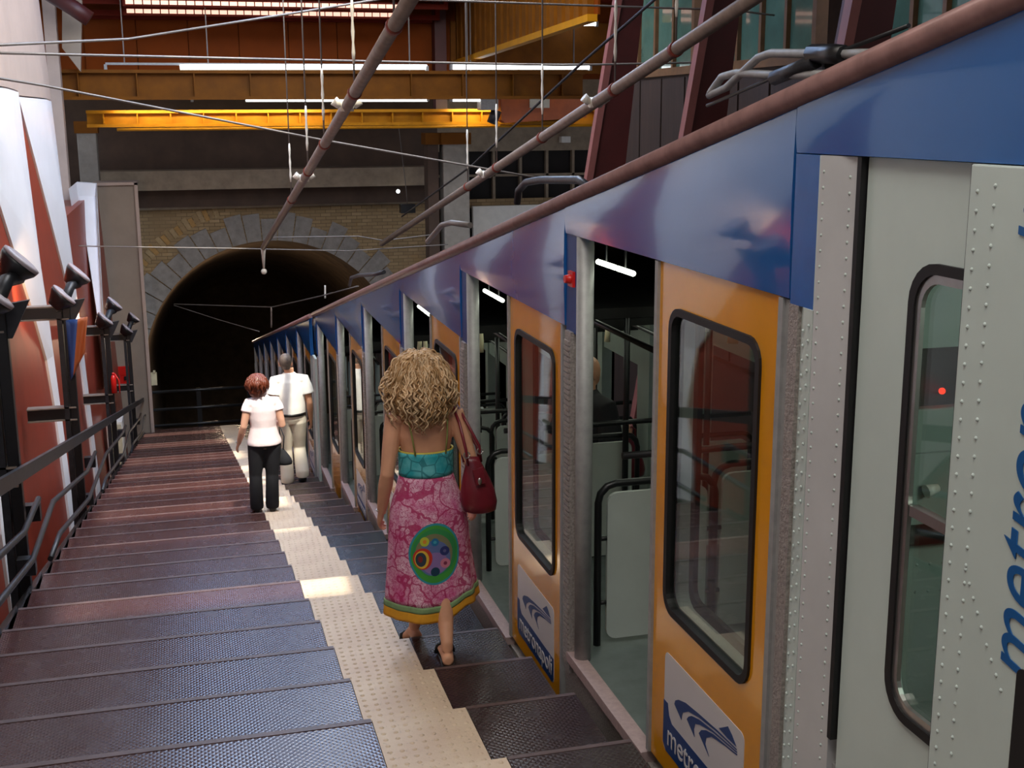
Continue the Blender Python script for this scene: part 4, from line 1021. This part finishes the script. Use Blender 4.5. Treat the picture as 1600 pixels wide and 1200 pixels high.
def dress_mat():
    t = NT('pink_batik_cloth'); s_ = t.n('ShaderNodeSeparateXYZ'); t.l(t.co, s_.inputs[0])
    def veins(scale, wdt, seed):
        mp = t.n('ShaderNodeMapping'); mp.inputs['Location'].default_value = (seed, seed*.7, 0); t.l(t.co, mp.inputs[0])
        nz = t.n('ShaderNodeTexNoise'); nz.inputs['Scale'].default_value = scale*.8; t.l(mp.outputs[0], nz.inputs['Vector'])
        ad = t.n('ShaderNodeMix', data_type='VECTOR'); ad.inputs[0].default_value = .22; t.l(mp.outputs[0], ad.inputs[4]); t.l(nz.outputs['Color'], ad.inputs[5])
        v = t.n('ShaderNodeTexVoronoi', feature='DISTANCE_TO_EDGE'); v.inputs['Scale'].default_value = scale; t.l(ad.outputs[1], v.inputs['Vector'])
        return t.math('LESS_THAN', v.outputs['Distance'], wdt)
    c = t.mix(t.ramp(t.noise(9, 4, .6), .38, .66), lin('#efc8da'), lin('#cf5f95'))
    c = t.mix(t.math('MULTIPLY', veins(9, .045, 1.3), .85), c, lin('#b01c5c'))
    c = t.mix(t.math('MULTIPLY', veins(21, .05, 4.1), .7), c, lin('#bb2f6a'))
    c = t.mix(t.math('MULTIPLY', veins(40, .06, 7.7), .4), c, lin('#a02458'))
    # round printed medallion on the back of the skirt (flat print)
    back = t.math('LESS_THAN', s_.outputs[1], .06)
    nz = t.math('MULTIPLY', t.math('SUBTRACT', t.noise(14, 2), .5), .05)
    def disc(cx, cz, rx, rz, soft=True):
        dx = t.math('DIVIDE', t.math('SUBTRACT', s_.outputs[0], cx), rx); dz = t.math('DIVIDE', t.math('SUBTRACT', s_.outputs[2], cz), rz)
        d = t.math('SQRT', t.math('ADD', t.math('MULTIPLY', dx, dx), t.math('MULTIPLY', dz, dz)))
        if soft: d = t.math('ADD', d, nz)
        return t.math('MULTIPLY', t.math('LESS_THAN', d, 1.0), back)
    mx, mz = .012, .605
    for cx, cz, rx, rz, col in ((0, 0, .136, .172, '#2f8fa0'), (0, 0, .126, .160, '#3f9a3a'), (0, .01, .118, .132, '#2f8a4c'), (-.005, .0, .10, .115, '#7a7a58'), (-.005, -.02, .088, .098, '#5d6ea0'), (.0, -.05, .07, .06, '#8a70a8'),
                                (-.065, -.02, .050, .060, '#c03422'), (-.070, -.024, .037, .050, '#d9b23a'), (-.075, -.024, .028, .040, '#2a3844'), (-.078, -.022, .012, .018, '#7c1f22'),
                                (-.055, .075, .024, .026, '#b8c23c'), (-.055, .075, .010, .011, '#d98a2a'), (.0, .068, .021, .022, '#1f6f9c'), (.0, .068, .009, .009, '#3fa0b8'),
                                (.052, .015, .026, .026, '#27306a'), (.052, .015, .009, .009, '#5a5a8a'), (.055, -.055, .027, .027, '#c7788e'), (.055, -.055, .010, .010, '#7a2a4a'), (.0, -.098, .025, .025, '#123a52')):
        c = t.mix(disc(mx+cx, mz+cz, rx, rz), c, lin(col))
    t.l(c, t.b.inputs['Base Color']); t.b.inputs['Roughness'].default_value = .8; t.bump(t.noise(12, 3), .25); return t.m
def turq_mat():
    t = NT('turquoise_batik_cloth'); v = t.n('ShaderNodeTexVoronoi', feature='DISTANCE_TO_EDGE'); v.inputs['Scale'].default_value = 16; t.l(t.co, v.inputs['Vector'])
    c = t.mix(t.ramp(t.noise(10, 4), .35, .7), lin('#1f9aa4'), lin('#6fc4c8')); c = t.mix(t.math('MULTIPLY', t.math('LESS_THAN', v.outputs['Distance'], .05), .7), c, lin('#156a72'))
    t.l(c, t.b.inputs['Base Color']); t.b.inputs['Roughness'].default_value = .8; return t.m
def stripe_mat():
    t = NT('green_yellow_hem_ribbon'); return mat('green_hem_ribbon', '#7c9a6a', .7, 0, .15, 20)
def shell(name, rings, m, thick=.006):
    b = MB(); b.loft(rings, caps=False); o = lobj(name, b, m, wm); md = o.modifiers.new('thick', 'SOLIDIFY'); md.thickness = thick; md.offset = 0; return o
NR = 72
hz = lambda x, y: (.065*max(0, min(1, (x-.06)/.12)) if y < .1 else .03)
def sk(z, grow=0):
    T = [(1.15, .142, .108, 0, .0), (1.08, .140, .108, 0, .0), (1.02, .139, .110, 0, 0), (.94, .160, .128, 0, .01), (.84, .196, .150, .004, .01), (.70, .212, .165, .010, .02), (.55, .222, .180, .018, .04), (.40, .236, .195, .026, .055), (.30, .246, .205, .032, .06), (.22, .254, .212, .036, .065)]
    for (a, b_) in zip(T, T[1:]):
        if b_[0] <= z <= a[0]:
            u = (a[0]-z)/(a[0]-b_[0]); return [a[i]+(b_[i]-a[i])*u for i in range(5)]
    return list(T[0]) if z > T[0][0] else list(T[-1])
def srings(z0, z1, n, grow=0, tilt=True):
    out = []
    for i in range(n):
        z = z0+(z1-z0)*i/(n-1); _, rx, ry, wv, cy = sk(z); f = max(0, (1.0-z)/.78) if tilt else 0
        out.append(ell(.030*f-.0, cy-.0, z, rx+grow, ry+grow, NR, wv, 6, .8, zf=(lambda x, y, f=f: hz(x, y)*f*f)))
    return out
shell('bodice', srings(1.145, 1.015, 7, .003), turq_mat())
shell('skirt', srings(1.02, .305, 22), dress_mat())
shell('hem_ribbon', srings(.312, .278, 4, .004), stripe_mat())
shell('hem_band', srings(.282, .222, 5, .002), mat('golden_hem_cloth', '#d99a22', .75, 0, .12, 14))
q = MB(); q.loft(srings(1.152, 1.140, 3, .006), caps=False); o = lobj('bodice_edging', q, mat('yellow_edging', '#c7b84a', .7), wm); md = o.modifiers.new('thick', 'SOLIDIFY'); md.thickness = .008
for x0, x1 in ((-.075, -.105), (.085, .105)):
    q = MB(); q.tube([(x0, -.108, 1.14), ((x0+x1)/2, -.110, 1.24), (x1, -.075, 1.345), (x1, .0, 1.375), (x1, .075, 1.335), (x0, .112, 1.14)], .0045, 6); lobj('shoulder_strap', q, mat('olive_strap_%d' % (x0 > 0), '#8f9450', .6), wm)
# curly hair
random.seed(11); hair = MB(); hair2 = MB(); HC = Vector((-.025, .0, 1.50))
cap = MB(); cap.ball(HC+Vector((0, -.005, .05)), .128, .135, .125, 20, 14); cap.tube([HC+Vector((0, -.05, .06)), HC+Vector((0, -.07, -.08)), HC+Vector((0, -.075, -.20))], [.15, .155, .07], 18, ry=[.08, .075, .05], side=(1, 0, 0))
def keep_face(p): return True
for i in range(1000):
    rr = random.Random(i*7+1)
    th = rr.uniform(.03, 1.40); az = rr.uniform(PI*.80, PI*2.20)       # back and sides, the face stays free
    st = HC + Vector((.112*math.sin(th)*math.cos(az), .122*math.sin(th)*math.sin(az), .045+.122*math.cos(th)))
    out = Vector((math.cos(az), math.sin(az), 0)); bk = max(0, -math.sin(az))
    L = rr.uniform(.13, .27) + .055*bk; R0 = rr.uniform(.008, .017); wl_ = rr.uniform(.038, .075); ph = rr.uniform(0, 6.28); sgn = rr.choice((-1, 1))
    sp_ = rr.uniform(.035, .085); drift = Vector((rr.uniform(-.03, .03), rr.uniform(-.02, .02), 0)); P = []; N = 26
    side = Vector((-out.y, out.x, 0))
    for j in range(N):
        u = j/(N-1)
        p = st + out*sp_*math.sin(min(1, u*1.5)*PI/2) + drift*u + Vector((0, 0, .035*math.sin(PI*min(1, u*2.5))*max(0, math.cos(th)) - L*u**1.1))
        a_ = ph + sgn*2*PI*u*L/wl_
        p += side*math.cos(a_)*R0*(.35+.65*u) + (out*.7+Vector((0, 0, .5)))*math.sin(a_)*R0*(.35+.65*u)
        if u > .75: p -= out*.04*(u-.75)/.25
        P.append(p)
    (hair2 if i % 5 < 2 else hair).tube(P, [.0046]*(N-3) + [.004, .003, .0012], 4)
ho = remeshed(cap, 'hair', 'blond2', wm, .012, 3)
o = lobj('curls', hair, 'blond', ho); o['kind'] = 'stuff'; o = lobj('curls', hair2, 'blond2', ho); o['kind'] = 'stuff'
# mules
for S in 'LR':
    a_, toe = Vector(J['ankle'+S]), Vector(J['toe'+S]); fd = (toe-a_); fh = Vector((fd.x, fd.y, 0)).normalized(); sd = Vector((0, 0, 1)).cross(fh)
    heel = a_-fh*.05+Vector((0, 0, -.082)); ball = a_.lerp(toe, .68)+Vector((0, 0, -.030)); tip = toe+fh*.02+Vector((0, 0, -.012))
    q = MB(); q.tube([heel-fh*.008, heel, heel.lerp(ball, .5), ball, tip-fh*.03, tip], [.018, .034, .034, .044, .038, .015], 12, ry=[.009]*6, side=sd)
    q.tube([heel+Vector((0, 0, .0)), heel-Vector((0, 0, .028))], [.026, .022], 10)
    q.tube([ball+sd*.042, ball+sd*.036+Vector((0, 0, .038)), ball+Vector((0, 0, .056)), ball-sd*.036+Vector((0, 0, .038)), ball-sd*.042], .016, 8, ry=.006)
    if S == 'L': q.tube([heel+sd*.034, heel-fh*.012+sd*.02+Vector((0, 0, .03)), heel-fh*.02+Vector((0, 0, .036)), heel-fh*.012-sd*.02+Vector((0, 0, .03)), heel-sd*.034], .010, 6, ry=.004)
    lobj('shoe', q, 'leather', wm)
q = MB(); w_ = Vector(J['wristL']); q.tube([w_+Vector((.028*math.cos(2*PI*i/10), .028*math.sin(2*PI*i/10), .012+.004*math.sin(i))) for i in range(11)], .0035, 6); lobj('bracelet', q, 'steel', wm)
# red shoulder bag
bc = W0 + Vector((.250, -.105, .955))
bag = thing('handbag', bc+Vector((0, 0, -.15)), 'dark red leather handbag hanging from the shoulder of the blonde woman', 'bag')
def bag_shape(c, w2, h2, d2, m, parent):
    q = MB(); rings = []
    for u, fw, fd in ((-.98, .55, .5), (-.9, .86, .85), (-.6, 1, 1), (-.2, .95, .95), (.2, .78, .75), (.55, .58, .5), (.82, .42, .32), (1.0, .34, .18)):
        rings.append([Vector((c.x + w2*fw*math.cos(2*PI*i/20) + .02*u*-1, c.y + d2*fd*math.sin(2*PI*i/20), c.z+h2*u)) for i in range(20)])
    q.loft(rings); return obj('body', q, m, parent)
bb = bag_shape(bc, .098, .155, .062, 'redleather', bag)
for dx, dy in ((-.05, -.03), (.035, .03)):
    q = MB(); top = W0 + Vector((.160+dx*.3, -.005+dy*.6, 1.375))
    q.tube([bc+Vector((dx-.01, dy-.03, .13)), bc+Vector((dx-.025, dy-.055, .22)), W0+Vector((.19+dx*.5, -.085+dy*.4, 1.29)), top, W0+Vector((.185+dx*.4, .08, 1.28)), bc+Vector((dx-.02, .06, .20)), bc+Vector((dx-.01, .035, .12))], .008, 8, ry=.012)
    obj('handle', q, 'redleather', bag)
    q = MB(); c_ = bc+Vector((dx-.02, dy-.05, .19)); q.tube([c_+Vector((.016*math.cos(2*PI*i/12), 0, .016*math.sin(2*PI*i/12))) for i in range(13)], .004, 6); obj('ring', q, 'steel', bag)
q = MB(); q.prism([bc+Vector((-.035, -.052, .10)), bc+Vector((.02, -.05, .115)), bc+Vector((.03, -.058, .03)), bc+Vector((-.02, -.062, .02))], (0, -.012, 0)); obj('flap', q, 'redleather', bag)
q = MB(); q.ball(bc+Vector((.0, -.070, .04)), .012, .006, .02, 10, 6); obj('clasp', q, 'steel', bag)

def trousers(parent, J, k, m, waist, flare=1.0, w=1.0):
    b = MB()
    for S in 'LR':
        h, kn, a_ = (Vector(J[n+S]) for n in ('hip', 'knee', 'ankle'))
        b.tube([h+Vector((0, 0, .05)), h, h.lerp(kn, .5), kn, kn.lerp(a_, .5), a_+Vector((0, 0, .02)), a_+Vector((0, .005, -.035))], [.10*k*w, .108*k*w, .094*k*w, .078*k*w, .074*k*flare, .076*k*flare, .074*k*flare], 18)
    top = [(.80, .13, .105), (.86, .178, .128), (.93, .183*w, .135), (waist, .150*w, .120)]
    b.loft([ell(0, 0, z*k, rx*k, ry*k) for z, rx, ry in top]); return remeshed(b, 'trousers', m, parent, .010, 4)
def shirt(parent, J, k, m, z0, sleeve, fem):
    b = MB(); f = fem; lx, ly = J.get('leanx', 0), J.get('leany', 0)
    pr = [(z0, .206 if f else .178, .166 if f else .137), (z0+.04, .204 if f else .184, .162 if f else .142), (z0+.10, .186 if f else .186, .146 if f else .142), (1.06, .152 if f else .190, .122 if f else .138), (1.15, .162 if f else .198, .126 if f else .134), (1.26, .172 if f else .205, .122), (1.33, .172 if f else .208, .108), (1.375, .148 if f else .175, .088), (1.42, .085 if f else .095, .072), (1.445, .062 if f else .07, .06)]
    b.loft([ell(lx*(z-.8), ly*(z-.8), z*k, rx*k, ry*k, 28, .012 if z < 1.3 else 0, 5, z*9) for z, rx, ry in pr])
    for S, sx in (('L', -1), ('R', 1)):
        s0, e, w_ = (Vector(J[n+S]) for n in ('shoulder', 'elbow', 'wrist')); end = s0.lerp(e, sleeve)
        b.tube([s0+Vector((-sx*.08, 0, -.005)), s0+Vector((0, 0, -.008)), s0.lerp(end, .5), end], [.074*k, .073*k, .068*k, .070*k] if f else [.078*k, .076*k, .082*k, .088*k], 16)
    return remeshed(b, 'shirt' if not f else 'blouse', m, parent, .009, 4)

# ---- red-haired woman
zr = slope(NOSE[20]); R0_ = Vector((.73, 13.3, zr))
rw = thing('person', R0_, 'woman with short auburn hair in pale pink blouse and dark trousers on the steps', 'person')
H2 = 1.52; k2 = H2/1.66
J2 = dict(head=(-.045, .02), shoulderL=(-.150, 0, 1.235), elbowL=(-.215, -.05, .985), wristL=(-.275, .05, .775), curlL=.4,
          shoulderR=(.150, 0, 1.235), elbowR=(.200, -.06, .985), wristR=(.165, .15, .96), handdirR=(-.3, 1, .1), thumbR=(0, 0, 1), palmR=(-1, -.3, 0), curlR=.8,
          hipL=(-.085, 0, .74), kneeL=(-.110, .03, .41), ankleL=(-.115, -.01, .075), toeL=(-.13, .17, .018), hipR=(.085, 0, .74), kneeR=(.07, .03, .41), ankleR=(.055, -.02, .075), toeR=(.065, .16, .018))
remeshed(body_mesh(H2, J2), 'body', 'skinpink', rw, .006, 3); eyes(rw, H2, J2)
shirt(rw, J2, k2, 'pinkshirt', .84, .38, True); trousers(rw, J2, k2, 'navycloth', .95, 1.08)
for S in 'LR': shoe(rw, J2, S, k2)
random.seed(5); hb = MB(); hc = Vector((-.045, .012, 1.455*1.0))
hb.ball(hc+Vector((0, -.012, .0)), .108, .112, .108, 22, 16); hb.tube([hc+Vector((0, -.03, -.02)), hc+Vector((0, -.04, -.10)), hc+Vector((0, -.035, -.145))], [.108, .098, .07], 18, ry=[.085, .07, .05], side=(1, 0, 0))
hr = remeshed(hb, 'hair', 'redhair', rw, .010, 3)
st = MB()
for i in range(260):
    az = random.uniform(PI*.9, PI*2.1); th = random.uniform(.05, 1.4); o_ = Vector((math.cos(az), math.sin(az), 0)); p0 = hc + Vector((.100*math.sin(th)*math.cos(az), .106*math.sin(th)*math.sin(az)-.012, .106*math.cos(th)))
    L = random.uniform(.06, .12); P = [p0 + o_*(.022*math.sin(PI*u) + .022*u*random.uniform(-.2, 1)) + Vector((random.uniform(-.008, .008), 0, -L*u)) for u in (0, .3, .6, .85, 1)]
    st.tube(P, [.008, .010, .009, .006, .002], 5)
o = lobj('hair_locks', st, 'redhair', hr); o['kind'] = 'stuff'
q = MB(); w_ = Vector(J2['wristL']); q.tube([w_+Vector((.030*math.cos(2*PI*i/10), .030*math.sin(2*PI*i/10), .02)) for i in range(11)], .005, 6); lobj('wristwatch', q, 'steel', rw)
bc2 = R0_ + Vector((.205, .06, .585))
bag2 = thing('handbag', bc2-Vector((0, 0, .09)), 'small navy handbag swinging at the right hip of the red-haired woman', 'bag')
bag_shape(bc2, .085, .095, .05, 'navycloth', bag2)
q = MB(); q.tube([bc2+Vector((.0, -.01, .09)), bc2+Vector((.02, .05, .22)), R0_+Vector((.175, .17, .955)), bc2+Vector((-.02, .09, .22)), bc2+Vector((-.03, .02, .09))], .007, 6); obj('handle', q, 'navycloth', bag2)

# ---- man in white
zm = slope(NOSE[24]); M0 = Vector((1.25, 16.1, zm))
mn = thing('person', M0, 'grey-haired man in white shirt and pale trousers walking beside the far train doors', 'person')
H3 = 1.775; k3 = H3/1.66
J3 = dict(head=(-.04, .03), leany=.02, shoulderL=(-.190, 0, 1.445), elbowL=(-.245, -.06, 1.14), wristL=(-.25, .06, .89), shoulderR=(.190, 0, 1.445), elbowR=(.250, -.05, 1.13), wristR=(.265, .05, .87),
          hipL=(-.09, 0, .88), kneeL=(-.085, .05, .48), ankleL=(-.085, -.03, .085), toeL=(-.10, .18, .02), hipR=(.09, 0, .88), kneeR=(.10, .09, .49), ankleR=(.11, -.10, .17), toeR=(.12, .06, .03))
remeshed(body_mesh(H3, J3, False), 'body', 'skin', mn, .006, 3); eyes(mn, H3, J3)
shirt(mn, J3, k3, 'whiteshirt', .905, .62, False); trousers(mn, J3, k3, 'linen', .925, 1.1, 1.0)
for S in 'LR': shoe(mn, J3, S, k3)
q = MB(); q.loft([ell(0, 0, .925*k3+d_, (.158+g_)*k3, (.126+g_)*k3, 28) for d_, g_ in ((-.02, .016), (-.018, .024), (.015, .024), (.017, .016))], caps=False); lobj('belt', q, 'leather', mn)
hc = Vector((-.04, .03, 1.575*k3)); hb = MB()
hb.ball(hc+Vector((0, -.015, .012)), .085, .098, .105, 20, 14); hb.tube([hc+Vector((0, -.05, -.02)), hc+Vector((0, -.06, -.095))], [.072, .052], 16, ry=[.045, .03], side=(1, 0, 0))
remeshed(hb, 'hair', 'greyhair', mn, .009, 2)

# ---- passenger inside the second compartment
P0 = Vector((2.74, 8.15, .112-TAN*7.62-2.03))
pm = thing('person', P0, 'bald passenger in dark jacket standing inside the train behind the second door pillar', 'person')
H4 = 1.74; k4 = H4/1.66
J4 = dict(shoulderL=(-.185, 0, 1.415), elbowL=(-.235, -.06, 1.12), wristL=(-.20, .08, .90), shoulderR=(.185, 0, 1.415), elbowR=(.24, .0, 1.14), wristR=(.19, .22, 1.17), handdirR=(-.5, .8, 0), thumbR=(0, 0, 1), palmR=(-1, 0, -.2), curlR=.8,
          hipL=(-.09, 0, .87), kneeL=(-.095, .02, .48), ankleL=(-.10, -.02, .085), toeL=(-.12, .18, .02), hipR=(.09, 0, .87), kneeR=(.095, .02, .48), ankleR=(.10, -.02, .085), toeR=(.12, .18, .02))
pb = remeshed(body_mesh(H4, J4, False), 'body', 'skin', pm, .007, 3); eyes(pm, H4, J4)
shirt(pm, J4, k4, 'darkjacket', .80, .95, False); trousers(pm, J4, k4, 'navycloth', .93, 1.0, 1.0)
for S in 'LR': shoe(pm, J4, S, k4)
pm.rotation_euler = (0, 0, -1.1)
bc3 = P0 + Vector((.33, -.02, .98)); bag3 = thing('handbag', bc3-Vector((0, 0, .14)), 'dark red bag held by the passenger inside the train', 'bag')
bag_shape(bc3, .10, .15, .06, 'redleather', bag3); q = MB(); q.tube([bc3+Vector((-.03, 0, .14)), bc3+Vector((-.03, .0, .21)), bc3+Vector((.0, 0, .235)), bc3+Vector((.03, 0, .21)), bc3+Vector((.03, 0, .14))], .008, 6); obj('handle', q, 'redleather', bag3)
